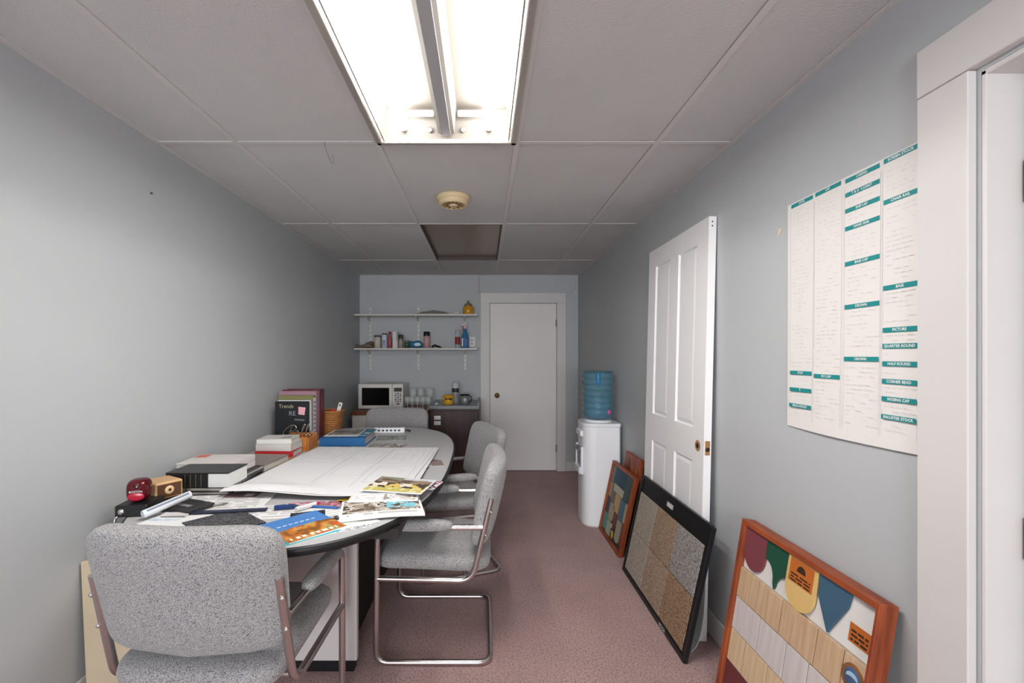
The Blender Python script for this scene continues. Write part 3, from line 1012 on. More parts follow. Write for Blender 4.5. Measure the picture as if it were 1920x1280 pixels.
pr += [(0.122, z + 0.004), (0.122, 0.372), (0.114, 0.384), (0.09, 0.386), (0, 0.384)]
MB().lathe(pr, 40).build('bottle', BLUEJ, jug)
MB().lathe([(0, 0.006), (0.05, 0.006), (0.095, 0.014), (0.110, 0.034), (0.110, 0.20), (0, 0.20)], 32).build('water', mat('water_tint', hx('6fa6bd'), 0.05, alpha=0.35), jug)
MB().tube(smoothpath([(-0.03, -0.124, 0.365), (-0.03, -0.128, 0.34), (-0.03, -0.126, 0.30), (-0.03, -0.124, 0.28)]), 0.016, 10).build('handle', plain('2f7fb0', 0.2), jug)
MB().lathe([(0, 0.001), (0.017, 0.001), (0.018, 0)], 18, T(0.062, -0.1085, 0.065, rx=90, rz=30)).build('sticker', plain('e85aa4', 0.5), jug)
MB().box(-0.124, -0.1225, -0.012, 0.014, 0.275, 0.30).build('tag', BLACK, jug)

# ------------------------------------------------------------------ far corner: desk, microwave, cabinet
dk = thing('side_desk', 'small brown-topped desk with white legs under the microwave', 'desk', (-0.948, 4.87, 0))
MB().bbox(-0.39, 0.39, -0.34, 0.345, 0.735, 0.765, 0.003).build('desktop', BROWNTOP, dk)
MB().bbox(-0.37, -0.215, -0.315, 0.32, 0.0, 0.735, 0.002).build('drawer_unit', OFFW, dk)
MB().bbox(-0.362, -0.223, -0.322, -0.316, 0.52, 0.725, 0.002).build('drawer_front', OFFW, dk)
for y in (-0.31, 0.28):
    MB().bbox(0.345, 0.38, y, y + 0.035, 0.0, 0.735, 0.002).build('leg', OFFW, dk)
MB().box(0.35, 0.375, -0.275, 0.28, 0.10, 0.13).build('stretcher', OFFW, dk)

mwv = thing('microwave', 'off-white microwave oven with dark window on the small desk', 'microwave', (-1.077, 4.755, 0.766))
MB().bbox(-0.232, 0.232, 0.012, 0.345, 0.008, 0.262, 0.005).build('body', OFFW, mwv)
MB().bbox(-0.234, 0.120, -0.006, 0.012, 0.006, 0.264, 0.004).build('door', OFFW, mwv)
MB().box(-0.195, 0.090, -0.008, -0.0055, 0.042, 0.225).build('window', mat('dark_oven_glass', hx('0c0c0d'), 0.1), mwv)
MB().bbox(0.122, 0.234, -0.006, 0.012, 0.006, 0.264, 0.004).build('control_panel', OFFW, mwv)
MB().box(0.140, 0.222, -0.008, -0.0055, 0.185, 0.226).build('display', BLACK, mwv)
for i in range(3):
    for j in range(5):
        MB().box(0.146 + i * 0.026, 0.166 + i * 0.026, -0.0078, -0.0055, 0.075 + j * 0.021, 0.090 + j * 0.021).build('button', plain('5e5e62') if (i + j) % 2 else plain('8c8c8e'), mwv)
MB().box(0.165, 0.198, -0.0078, -0.0055, 0.052, 0.063).build('start_button', BLACK, mwv)
MB().bbox(0.138, 0.218, -0.009, -0.005, 0.016, 0.038, 0.003).build('door_release', OFFW, mwv)
for x in (-0.19, 0.19):
    for y in (0.05, 0.30):
        MB().lathe([(0, 0), (0.012, 0), (0.012, 0.009), (0, 0.009)], 10, T(x, y, 0)).build('foot', BLACK, mwv)


def goblet(name, h, r, label):
    t = thing(name, label, 'glass')
    rb = r
    prof = [(0.0, 0.0), (r * 0.85, 0.0), (r * 0.85, 0.002), (0.006, 0.008), (0.0045, h * 0.42), (0.010, h * 0.46), (rb * 0.8, h * 0.58), (rb, h * 0.74), (rb * 0.92, h),
            (rb * 0.92 - 0.0018, h), (rb - 0.002, h * 0.74), (rb * 0.78, h * 0.60), (0.004, h * 0.49), (0, h * 0.49)]
    MB().lathe(prof, 20).build('glass_body', GLASS, t)
    return t


g1 = goblet('stemmed_glass', 0.135, 0.030, 'clear stemmed glass in the front row beside the microwave')
for i, x in enumerate((764, 773, 783, 793, 803)):
    g = g1 if i == 0 else copy_tree(g1)
    g.location = ((x - VX) * 4.72 / F, 4.72, 0.7655)
    tag(g, ('stemmed glass in the front row, the one touching the microwave side', 'stemmed glass in the front row, second from the microwave', 'stemmed glass in the middle of the front row',
            'stemmed glass in the front row, second from the cabinet', 'stemmed glass at the cabinet end of the front row')[i], 'glass', 'front row of stemmed glasses')
g2 = goblet('tall_goblet', 0.205, 0.036, 'tall cut glass goblet behind the row of stemmed glasses')
for i, (x, y) in enumerate(((775, 4.86), (789, 4.93), (809, 4.93))):
    g = g2 if i == 0 else copy_tree(g2)
    g.location = (min((x - VX) * y / F, -0.58), y, 0.7655)
    tag(g, ('tall goblet of the back row nearest the microwave', 'tall goblet in the middle of the back row of glasses', 'tall goblet of the back row nearest the walnut cabinet')[i], 'glass', 'back row of tall goblets')

cb = thing('base_cabinet', 'dark walnut base cabinet with grey stone-look top next to the far door', 'cabinet', (-0.297, 4.91, 0))
MB().box(-0.250, 0.250, -0.285, 0.315, 0.08, 0.785).build('body', WALNUT, cb)
MB().box(-0.245, 0.245, -0.24, 0.31, 0.0, 0.08).build('toe_kick', DARK, cb)
MB().bbox(-0.244, 0.244, -0.303, -0.286, 0.10, 0.765, 0.002).build('door', WALNUT, cb)
MB().bbox(-0.256, 0.252, -0.315, 0.318, 0.786, 0.822, 0.004).build('countertop', COUNTER, cb)
MB().bbox(0.232, 0.252, -0.30, 0.30, 0.8225, 0.850, 0.003).build('side_splash', COUNTER, cb)
for z in (0.698, 0.644):
    s = MB().box(-0.205, -0.140, -0.3042, -0.3032, z - 0.019, z + 0.019).build('sticker', PAPER, cb)
    strokes('sticker_print', s, -0.198, z - 0.014, 0.052, 0.026, 3, -0.3043, int(z * 100), plain('9b9b9b'))

CTZ = 0.8225


def mug(name, label, X, Y, z, r, h, col, inner, ha):
    t = thing(name, label, 'mug', (X, Y, z), (0, 0, rad(ha)))
    MB().lathe([(0, 0), (r * 0.9, 0), (r, 0.006), (r, h), (r - 0.004, h), (r - 0.005, 0.01), (0, 0.01)], 24).build('cup', plain(col, 0.3), t)
    MB().tube(smoothpath([(r - 0.003, 0, h * 0.85), (r + 0.02, 0, h * 0.8), (r + 0.026, 0, h * 0.5), (r + 0.012, 0, h * 0.22), (r - 0.003, 0, h * 0.2)]), 0.0055, 8).build('handle', plain(inner, 0.3), t)
    return t


ym = mug('yellow_mug', 'yellow mug with dark markings on the counter', -0.365, 4.73, CTZ, 0.052, 0.095, 'd2a02c', 'b98a22', 190)
for a in (-112, -78, -55):
    MB().lathe([(0, 0.001), (0.011, 0.001), (0.012, 0)], 12, T(0.0515 * math.cos(rad(a - 190)), 0.0515 * math.sin(rad(a - 190)), 0.058, ry=90) if False else (Matrix.Rotation(rad(a - 190), 4, 'Z') @ T(0.0517, 0, 0.058, ry=90))).build('marking', plain('3a2a12'), ym)
gm = mug('grey_mug', 'dark grey mug with handle turned right on the counter', -0.200, 4.77, CTZ, 0.050, 0.098, '77777a', '2c2c2e', -15)
MB().lathe([(0.0505, 0.085), (0.0508, 0.098), (0.046, 0.0985), (0.045, 0.06)], 24).build('dark_rim', BLACK, gm)
MB().lathe([(0, 0.001), (0.016, 0.001), (0.017, 0)], 14, Matrix.Rotation(rad(-85 + 15), 4, 'Z') @ T(0.0497, 0, 0.045, ry=90)).build('emblem', plain('c9c9c9'), gm)
cn = thing('aerosol_can', 'tall silver can with domed cap behind the yellow mug', 'can', (-0.302, 4.86, CTZ))
MB().lathe([(0, 0), (0.036, 0), (0.038, 0.004), (0.038, 0.160)], 24).build('can_body', plain('a9abae', 0.3, metal=0.3), cn)
MB().lathe([(0.038, 0.160), (0.036, 0.165), (0.034, 0.205), (0.024, 0.222), (0, 0.224)], 24).build('cap', plain('c3c5c8', 0.35), cn)
MB().lathe([(0.0384, 0.115), (0.0384, 0.158)], 24, None).build('label_band', plain('2b2b2e', 0.5), cn)
tag(MB().lathe([(0, 0), (0.014, 0), (0.016, 0.004), (0.012, 0.012), (0, 0.014)], 14, T(-0.49, 4.72, CTZ)).build('bottle_cap', WHITEP), 'small white cap lying on the counter by the glasses', 'cap')

# ------------------------------------------------------------------ wall shelves
SYF, SYB = 4.97, 5.20
st = thing('shelf_upright', '', 'shelf upright', (0, YB - 0.001, 0))
up = MB().bbox(-0.012, 0.012, -0.014, 0.0, 1.165, 1.875, 0.002)
up.build('rail', OFFW, st)
for k in range(14):
    MB().box(-0.003, 0.003, -0.0146, -0.0138, 1.19 + k * 0.049, 1.208 + k * 0.049).build('slot', plain('6b6b6b'), st)
for z in (1.391, 1.764):
    MB().add([(-0.004, -0.013, z), (0.004, -0.013, z), (0.004, -0.225, z), (-0.004, -0.225, z), (-0.004, -0.013, z - 0.055), (0.004, -0.013, z - 0.055), (0.004, -0.225, z - 0.012), (-0.004, -0.225, z - 0.012)],
             [(0, 1, 2, 3), (4, 7, 6, 5), (0, 4, 5, 1), (2, 6, 7, 3), (0, 3, 7, 4), (1, 5, 6, 2)]).build('bracket', OFFW, st)
for i, (x, lab) in enumerate(((-1.297, 'slotted white shelf upright nearest the left corner of the far wall'), (-0.747, 'slotted white shelf upright in the middle of the far shelves'), (-0.214, 'slotted white shelf upright nearest the far door'))):
    c = st if i == 0 else copy_tree(st)
    c.location.x = x
    tag(c, lab, 'shelf upright', 'slotted shelf uprights on the far wall')
for z, lab in ((1.3915, 'lower white wall shelf crowded with jars and bottles'), (1.7645, 'upper white wall shelf holding the amber jar')):
    tag(MB().bbox(XL + 0.006, -0.070, SYF, SYB, z, z + 0.018, 0.003).build('wall_shelf', OFFW), lab, 'shelf')
S1, S2 = 1.410, 1.783


def sx(x, Y=5.06):
    return (x - VX) * Y / F


aj = thing('amber_jar', 'round amber glass jar with knob lid on the upper shelf', 'jar', (sx(878), 5.06, S2))
MB().lathe([(0, 0), (0.055, 0), (0.060, 0.01), (0.060, 0.075), (0.052, 0.092), (0.045, 0.096), (0, 0.096)], 24).build('jar_body', AMBER, aj)
MB().lathe([(0.046, 0.096), (0.048, 0.102), (0.035, 0.122), (0.012, 0.130), (0.012, 0.138), (0.018, 0.146), (0.010, 0.155), (0, 0.156)], 24).build('lid', mat('smoky_amber', hx('8a7350'), 0.1, alpha=0.7), aj)
fb = printed('folded_plastic_bag', 0.36, 0.13, 0.006, lambda u, v: hx('8f8a82'), 18, 8, lambda u, v: 0.004 + 0.050 * math.sin(PI * u) ** 0.6 * math.sin(PI * v) * (0.6 + 0.4 * vnoise(u * 6, v * 3, 9)), edge=hx('8f8a82'))
fb.location = (sx(812), 5.07, S2 - 0.003)
tag(fb, 'crumpled greyish bag lying flat on the upper shelf', 'bag')
tag(MB().cushion(0.045, 0.03, 0.012, 3, 2.5, None, 20, 8).build('white_soap_dish', OFFW, None, (sx(856, 5.03), 5.03, S2 + 0.0125)), 'small white dish next to the amber jar on the upper shelf', 'dish')

rb = thing('rag_bundle', 'brownish rag bundle at the left end of the lower shelf', 'rag', (sx(684), 5.07, S1))
MB().cushion(0.115, 0.06, 0.022, 3, 2.2, T(0, 0, 0.023), 30, 10, lambda x, y, z: (x, y, z + 0.010 * math.sin(40 * x) * (z > 0))).build('cloth', plain('79675c', 0.9), rb)
MB().cushion(0.05, 0.045, 0.020, 3, 2.2, T(0.05, 0.005, 0.052), 24, 8, lambda x, y, z: (x, y, z + 0.006 * math.sin(60 * x))).build('cloth_fold', plain('675a52', 0.9), rb)


def canister(name, label, x, h, r, col, lid, lh=0.02, Y=5.06, cat='jar', z=S1):
    t = thing(name, label, cat, (sx(x, Y), Y, z))
    MB().lathe([(0, 0), (r, 0), (r, h - lh), (r * 0.9, h - lh + 0.002)], 20).build('body', col if not isinstance(col, str) else plain(col, 0.4), t)
    MB().lathe([(r * 1.04, h - lh), (r * 1.06, h - lh + 0.003), (r * 1.04, h - 0.002), (r * 0.95, h), (0, h)], 20).build('lid', lid if not isinstance(lid, str) else plain(lid, 0.4), t)
    return t


canister('cream_canister', 'cream canister with dark grey lid on the lower shelf', 708, 0.145, 0.036, 'c9c0ae', '5c5a58', 0.024)
wbc = canister('white_can', 'white and blue can with black top on the lower shelf', 721, 0.162, 0.029, 'cfd2e0', '1b1b1d', 0.012, cat='can')
MB().box(-0.012, 0.012, -0.0297, -0.027, 0.03, 0.09).build('label', plain('7f92b4'), wbc)
rsb = thing('red_spray_bottle', 'red-topped spray bottle beside the white carton', 'bottle', (sx(730.5), 5.07, S1))
MB().lathe([(0, 0), (0.018, 0), (0.019, 0.05), (0.019, 0.12), (0.008, 0.145), (0.008, 0.155)], 16).build('bottle', plain('b5565e', 0.35), rsb)
MB().bbox(-0.012, 0.012, -0.03, 0.014, 0.155, 0.185, 0.004).build('sprayer', plain('8e1f33', 0.35), rsb)
wcn = thing('white_carton', 'tall white and green carton on the lower shelf', 'carton', (sx(741.5), 5.06, S1))
MB().bbox(-0.027, 0.028, -0.03, 0.03, 0, 0.185, 0.003).build('box', plain('d9cfd0'), wcn)
MB().box(0.010, 0.0284, -0.0306, -0.0298, 0.08, 0.175).build('panel_print', plain('9bb3a2'), wcn)
gj = canister('glass_shaker', 'small glass shaker with dark top on the lower shelf', 751.5, 0.15, 0.024, plain('a79a8c', 0.15), '3b3330', 0.05)
gg = canister('green_jar', 'squat dark green jar on the lower shelf', 763, 0.085, 0.030, plain('3f5a44', 0.15), '6d6a64', 0.02, 5.07)
bg = thing('blue_packet', 'crinkled teal and white packet slumped on the lower shelf', 'packet', (sx(781), 5.03, S1))
MB().cushion(0.075, 0.035, 0.040, 3.5, 2.4, T(0, 0, 0.041), 30, 10, lambda x, y, z: (x, y, z + 0.006 * math.sin(70 * x + 30 * y))).build('packet', plain('24708c', 0.35), bg)
MB().cushion(0.035, 0.006, 0.020, 3, 2.4, T(0.018, -0.032, 0.040), 20, 8).build('label', plain('c9d6e0', 0.35), bg)
pbt = canister('pink_bottle', 'pink bottle with wide black cap on the lower shelf', 800, 0.185, 0.034, 'c99aa2', '121214', 0.05, 5.09, 'bottle')
tag(MB().tube(smoothpath([(-0.05, 0, 0.012), (-0.02, 0.01, 0.03), (0.01, 0, 0.022), (0.04, -0.01, 0.012), (0.05, 0, 0.008)]), [0.011, 0.011, 0.011, 0.011, 0.011, 0.011, 0.012, 0.012, 0.012, 0.012, 0.012, 0.012, 0.011, 0.011, 0.011, 0.010, 0.010, 0.009, 0.009, 0.008, 0.008, 0.008, 0.007, 0.007, 0.007], 8)
    .build('black_brush', BLACK, None, (sx(818, 5.04), 5.04, S1)), 'small black curved brush lying on the lower shelf', 'brush')
rl = canister('red_label_bottle', 'clear bottle with red label left of the blue spray bottle', 858, 0.20, 0.028, CLEARP, 'b9b2a8', 0.02, 5.06, 'bottle')
MB().lathe([(0.0285, 0.04), (0.0285, 0.125)], 20).build('label', plain('8e2c33'), rl)
sp = thing('window_spray_bottle', 'spray bottle of blue cleaner at the right end of the lower shelf', 'bottle', (sx(872), 5.05, S1))
MB().lathe([(0, 0), (0.040, 0), (0.044, 0.01), (0.044, 0.11), (0.034, 0.15), (0.020, 0.19), (0.016, 0.215)], 22, Matrix.Scale(0.75, 4, (0, 1, 0))).build('bottle', mat('blue_cleaner', hx('3f78a6'), 0.1, alpha=0.85), sp)
MB().box(-0.030, 0.030, -0.0345, -0.032, 0.03, 0.10).build('label', plain('2b568c'), sp)
MB().box(-0.034, -0.022, -0.0352, -0.033, 0.02, 0.11).build('label_stripe', PAPER, sp)
MB().bbox(-0.045, 0.024, -0.014, 0.014, 0.245, 0.275, 0.005).bbox(-0.016, 0.016, -0.014, 0.014, 0.215, 0.245, 0.004).build('sprayer', plain('c9b6bb'), sp)
MB().bbox(-0.030, -0.018, -0.006, 0.006, 0.19, 0.245, 0.002).build('trigger', plain('a0475a'), sp)
ou = thing('wall_outlet', 'white outlet plate on the far wall behind the blue spray bottle', 'outlet', (sx(885, 5.22), YB, 1.485))
MB().bbox(-0.036, 0.036, -0.006, -0.0003, -0.058, 0.058, 0.002).build('plate', OFFW, ou)
for z in (-0.02, 0.02):
    MB().box(-0.012, 0.012, -0.0068, -0.0058, z - 0.012, z + 0.012).build('socket', plain('b9b5ae'), ou)

# ------------------------------------------------------------------ things on the conference table
PG = None


def flat(o, label, cat, x, y, z, rz, group=None):
    o.location = (x, y, z)
    o.rotation_euler = (0, 0, rad(rz))
    return tag(o, label, cat, group)


Z0 = TZ + 0.0006

# large plan sheets
def plan_h(u, v):
    e = 0.030 * math.exp(-((v - 0.05) / 0.08) ** 2) * (0.55 + 0.45 * math.sin(7.0 * u + 0.2)) * (1 - 0.6 * u)
    return e + 0.006 * math.sin(2.5 * v + 1.2 * u) ** 2 + 0.010 * max(0, u - 0.9) * 4 * (1 - v)


def plan_c(u, v):
    g = 0.86 - 0.02 * vnoise(u * 8, v * 8, 2)
    return (g, g, g * 1.01)


pls = thing('building_plans', 'large white building plan sheets spread over the middle of the table', 'paper', (-0.675, 2.335, TZ + 0.012), (0, 0, rad(-2.5)))
for k, (dx, dy, a) in enumerate(((0.02, 0.02, 1.5), (-0.012, -0.01, -1.2), (0, 0, 0))):
    s = printed('plan_sheet', 0.735, 0.97, 0.0008, plan_c, 26, 34, plan_h, edge=hx('dcdcdc'), parent=pls)
    s.location = (dx, dy, k * 0.0022)
    s.rotation_euler = (0, 0, rad(a))
dr_ = MB()
random.seed(8)


def pline(u0, v0, u1, v1, wd=0.0016):
    n = 8
    a = Vector((u1 - u0, v1 - v0))
    L = math.hypot(a.x * 0.735, a.y * 0.97)
    if L < 1e-6:
        return
    nx_, ny_ = -a.y * 0.97 / L * wd / 0.735, a.x * 0.735 / L * wd / 0.97
    vv = []
    for i in range(n + 1):
        t = i / n
        for s in (-0.5, 0.5):
            u, v = u0 + a.x * t + nx_ * s, v0 + a.y * t + ny_ * s
            vv.append((0.735 * (u - 0.5), 0.97 * (v - 0.5), plan_h(u, v) + 0.0062))
    dr_.add(vv, [(2 * i, 2 * i + 1, 2 * i + 3, 2 * i + 2) for i in range(n)])


for (a, b, c, d) in ((0.04, 0.55, 0.97, 0.97), (0.30, 0.60, 0.62, 0.90), (0.66, 0.58, 0.93, 0.93), (0.70, 0.18, 0.95, 0.50), (0.36, 0.66, 0.50, 0.80), (0.72, 0.66, 0.86, 0.80), (0.44, 0.30, 0.64, 0.50)):
    for q in ((a, b, c, b), (c, b, c, d), (c, d, a, d), (a, d, a, b)):
        pline(*q)
pline(0.40, 0.16, 0.40, 0.97, 0.0022)
pline(0.655, 0.1, 0.655, 0.97, 0.0018)
for k in range(46):
    u, v = random.uniform(0.06, 0.94), random.uniform(0.55, 0.96)
    l = random.uniform(0.02, 0.12)
    if random.random() < 0.5:
        pline(u, v, min(u + l, 0.97), v, 0.0013)
    else:
        pline(u, v, u, min(v + l, 0.97), 0.0013)
for k in range(22):
    u, v = random.uniform(0.68, 0.9), random.uniform(0.1, 0.5)
    pline(u, v, u + random.uniform(0.01, 0.06), v, 0.0014)
dr_.build('plan_drawing', plain('b4b6bb', 0.7), pls)

# magazines and brochures round the near end
def houses(u, v):
    if u < 0.02 or u > 0.98 or v < 0.04 or v > 0.97:
        return WHITE_P
    w = 0.10 * vnoise(u * 6, 1.5, 3)
    if v < 0.22 + w:
        return hx('c9bd6a') if vnoise(u * 14, v * 10, 6) > 0.45 else hx('e0d9a6')
    if v < 0.55 + w:
        return hx('4a4038') if vnoise(u * 16, v * 9, 7) > 0.62 else (hx('d9c067') if vnoise(u * 5, v * 3, 8) > 0.5 else hx('e9e2d0'))
    if v < 0.78 + w:
        return hx('6a5648') if vnoise(u * 7, v * 5, 9) > 0.5 else hx('94826f')
    return hx('c9cdd2') if u > 0.45 else hx('8a8f7c')


flat(printed('house_brochure', 0.26, 0.20, 0.003, houses, 48, 36, lambda u, v: 0.006 * (1 - u) * v),
     'glossy brochure with yellow house photos at the right table edge', 'brochure', -0.355, 1.925, TZ + 0.0355, -12)
flat(printed('name_card', 0.10, 0.12, 0.002, photo(['d9d9e6', '7a78b0', 'efeff2', 'b0474a', 'efeff2', '3c3c48'], 15, 4, 4), 14, 16),
     'small blue and red printed card at the right table edge', 'card', -0.245, 1.985, TZ + 0.0205, -15)
mg = flat(printed('open_magazine', 0.30, 0.215, 0.008, textblock(lambda u, v: hx('7cc4d4') if (0.55 < u < 0.95 and 0.15 < v < 0.75 and vnoise(u * 9, v * 9, 3) > 0.35) else photo(['6b5b50', 'a3978a', 'd6cfc4', '4c453f'], 21, 6, 6)(u, v), (0.04, 0.96, 0.28, 0.96), 8), 36, 26, lambda u, v: 0.006 * math.sin(PI * u)),
          'open magazine showing a turquoise pool near the table edge', 'magazine', -0.385, 1.722, TZ + 0.0030, 14)
flat(printed('page_bundle', 0.27, 0.065, 0.005, textblock(photo(['c9c2bb', 'e9e6e2', '9b938c'], 4, 5, 3), (0.5, 0.95, 0.1, 0.9), 5), 26, 10, lambda u, v: 0.010 * math.sin(PI * u) * v),
     'rumpled white pages between the two brochures at the right', 'paper', -0.395, 1.802, TZ + 0.0165, 4)
flat(printed('white_flyer', 0.24, 0.30, 0.0012, textblock(lambda u, v: hx('efefef') if (u < 0.05 or 0.45 < u < 0.52) else photo(['3c3c40', '8b8f8c', 'cfd2cf'], 31, 5, 4)(u, v), (0.2, 0.95, 0.30, 0.46), 12, ink=hx('c9d0cc')), 30, 36),
     'white flyer with small photographs in front of the magazine', 'flyer', -0.545, 1.665, Z0 + 0.0003, 32)
flat(printed('yellow_strip_leaflet', 0.17, 0.07, 0.0012, lambda u, v: hx('cdb02f') if vnoise(u * 5, v * 3, 5) > 0.3 else hx('7a6a40'), 12, 6),
     'yellow leaflet edge under the plans', 'leaflet', -0.505, 1.80, TZ + 0.0021, -38)
flat(printed('pink_leaflet', 0.22, 0.08, 0.0012, photo(['a8606c', 'c9929a', '7d5560', 'd8c4c4'], 9, 6, 3), 16, 8),
     'pink-red leaflet poking out below the plans', 'leaflet', -0.655, 1.775, TZ + 0.0021, 6)


def desert(u, v):
    if v > 0.46 + 0.08 * math.sin(3 * u):
        return hx('e8eef6') if (0.66 < v < 0.70 and 0.1 < u < 0.8 and int(u * 30) % 3) else hx('4f86c9')
    if v < 0.16 and 0.08 < u < 0.86 and int(u * 26) % 3 and 0.05 < v < 0.13:
        return hx('f3ead9')
    return photo(['8a5a24', 'b36a2c', 'c9792f', 'd99c4a', 'a6a05c', 'c4622c'], 17, 5, 4)(u, v)


flat(printed('travel_brochure', 0.20, 0.225, 0.004, desert, 30, 36, None),
     'blue and orange desert travel brochure beside the nearest chair back', 'brochure', -0.615, 1.553, TZ + 0.0025, 47)
flat(printed('teal_booklet', 0.19, 0.22, 0.0015, lambda u, v: hx('35b5bb'), 6, 6),
     'thin teal booklet peeking out under the desert brochure', 'booklet', -0.622, 1.530, TZ + 0.0005, 44)
flat(printed('map_leaflet', 0.20, 0.10, 0.0010, photo(['5c5f66', 'd6d8dc', '8f949c', 'eceef0'], 25, 12, 6), 26, 14),
     'grey map leaflet lying at the curved table edge', 'leaflet', -0.49, 1.555, TZ + 0.0005, 30)
mp = printed('mouse_mat', 0.22, 0.19, 0.004, lambda u, v: hx('2e2e31') if hsh(int(u * 60), int(v * 54), 4) > 0.35 else hx('6a6a6c'), 60, 54, None, edge=hx('1c1c1e'))
flat(mp, 'dark speckled mat behind the nearest chair', 'mat', -0.905, 1.585, Z0, -40)
flat(printed('gray_sheet', 0.26, 0.16, 0.001, textblock(lambda u, v: hx('c9cdd2'), (0.05, 0.3, 0.1, 0.9), 9), 24, 16),
     'grey printed sheet lying in front of the blue pen', 'paper', -0.80, 1.70, Z0, 10)
flat(printed('notepaper', 0.21, 0.18, 0.001, lambda u, v: hx('c9d6e6') if abs(v - 0.55 - 0.3 * (u - 0.3)) < 0.05 and u < 0.5 else WHITE_P, 20, 18),
     'white note paper behind the left side of the nearest chair', 'paper', -1.09, 1.60, Z0, -12)
flat(printed('printed_letter', 0.34, 0.22, 0.001, textblock(lambda u, v: hx('e4e2df'), (0.1, 0.2, 0.1, 0.2), 12), 34, 22),
     'white printed letter left of the plans', 'paper', -1.03, 1.80, Z0 + 0.0015, 8)
flat(printed('mauve_card', 0.135, 0.075, 0.0012, lambda u, v: WHITE_P if 0.55 < u < 0.85 and 0.2 < v < 0.8 else hx('8f7478'), 12, 8),
     'mauve card with a white patch at the corner of the plans', 'card', -1.005, 1.895, TZ + 0.0042, 4)

rl_ = thing('ruler', 'long navy blue ruler lying behind the dark mat', 'ruler', (-0.945, 1.695, TZ + 0.0035), (0, 0, rad(8)))
MB().bbox(-0.13, 0.13, -0.014, 0.014, 0, 0.006, 0.002).build('bar', plain('2a2f45', 0.35), rl_)
MB().box(-0.125, 0.125, -0.004, 0.004, 0.006, 0.0066).build('scale_strip', plain('39405c', 0.35), rl_)


def pen(name, label, x, y, z, rz, col, cap, L=0.12, r=0.005):
    t = thing(name, label, 'pen', (x, y, z + r), (0, 0, rad(rz)))
    MB().tube([(-L / 2, 0, 0), (L / 2 - 0.018, 0, 0)], r, 10).build('barrel', plain(col, 0.3), t)
    MB().tube([(L / 2 - 0.018, 0, 0), (L / 2, 0, 0)], [r * 0.9, r * 0.3], 10).build('tip', plain(cap, 0.4), t)
    MB().tube([(-L / 2, 0, r * 0.9), (-L / 2 + 0.04, 0, r * 1.2)], 0.0014, 6).build('clip', CHROME2, t)


pen('blue_marker', 'dark blue marker beside the pink highlighter', -0.745, 1.725, TZ + 0.003, 12, '1f3d78', '16264a', 0.09, 0.009)
pen('pink_highlighter', 'pink-capped white highlighter lying under the plans edge', -0.67, 1.735, TZ + 0.003, 52, 'e9e4e6', 'd6326e', 0.10, 0.009)
pen('blue_pen', 'thin blue pen pointing at the white flyer', -0.60, 1.735, TZ + 0.0032, -8, '3b6fb4', '2b4b7c', 0.12, 0.0045)
pen('grey_pen', 'slim grey pen lying across the printed letter', -1.06, 1.735, TZ + 0.004, 38, '8d8b89', '5c5c5e', 0.15, 0.0045)
bk = thing('black_folder', 'black folder corner showing above the desert brochure', 'folder', (-0.64, 1.655, TZ + 0.0018), (0, 0, rad(20)))
MB().bbox(-0.06, 0.06, -0.045, 0.045, 0, 0.0022, 0.0006).build('cover', plain('2a2b2f'), bk)

# dark tilted booklet and white roll at the left
db = thing('dark_booklet', 'dark grey booklet propped up on the left of the table', 'booklet', (-1.135, 1.735, TZ + 0.003), (0, 0, rad(-22)))
MB().bbox(-0.085, 0.085, -0.055, 0.055, 0, 0.016, 0.002).build('cover', plain('2f2e30', 0.5), db)
MB().box(-0.05, 0.04, -0.02, 0.0, 0.0161, 0.0165).build('print', plain('8a8a8a'), db)
wr = thing('paper_roll', 'white rolled paper resting on the dark booklet', 'paper roll', (-1.168, 1.680, TZ + 0.038), (0, 0, rad(60)))
MB().tube([(-0.08, 0, -0.016), (0.08, 0, 0.014)], 0.014, 16, False).tube([(-0.08, 0, -0.016), (0.08, 0, 0.014)], 0.0125, 16, False).build('roll', plain('dfe3e8', 0.6), wr)
MB().tube([(-0.07, -0.009, -0.004), (0.07, -0.009, 0.022)], 0.004, 6).build('roll_print', plain('8d94a4', 0.6), wr)
ers = thing('small_box', 'small white and grey box in front of the dark booklet', 'box', (-1.12, 1.655, Z0 + 0.001), (0, 0, rad(2)))
MB().bbox(-0.045, 0.045, -0.014, 0.014, 0, 0.010, 0.001).build('box', plain('dcd6d6'), ers)
MB().box(-0.045, 0.040, -0.0148, -0.0138, 0.001, 0.004).build('stripe', plain('77777b'), ers)

# pencil sharpeners
bx = thing('black_stand', 'black box under the red pencil sharpener at the left table edge', 'box', (-1.288, 1.705, TZ + 0.0006), (0, 0, rad(8)))
MB().bbox(-0.052, 0.055, -0.06, 0.06, 0, 0.042, 0.004).build('box', BLACK, bx)
MB().lathe([(0, 0.004), (0.008, 0.004), (0.011, 0.001), (0.011, 0)], 14, T(-0.030, -0.060, 0.020, rx=90)).build('knob', CHROME2, bx)
MB().tube(smoothpath([(-0.042, -0.055, 0.004), (-0.046, -0.066, -0.005), (-0.044, -0.068, -0.035), (-0.036, -0.066, -0.05)]), 0.004, 8).build('clamp_hook', CHROME, bx)
rs = thing('red_pencil_sharpener', 'glossy dark red domed pencil sharpener on the black box', 'pencil sharpener', (-1.290, 1.705, TZ + 0.0435), (0, 0, rad(18)))
REDG = mat('glossy_dark_red', hx('540a17'), 0.15)
MB().cushion(0.037, 0.040, 0.041, 2.8, 3.2, T(0, 0, 0.0415), 32, 16).build('shell', REDG, rs)
MB().lathe([(0, 0.0015), (0.022, 0.0015), (0.026, 0.0)], 20, T(0.002, -0.0385, 0.024, rx=90) @ Matrix.Scale(0.6, 4, (0, 1, 0))).build('tray_front', plain('b01c35', 0.2), rs)
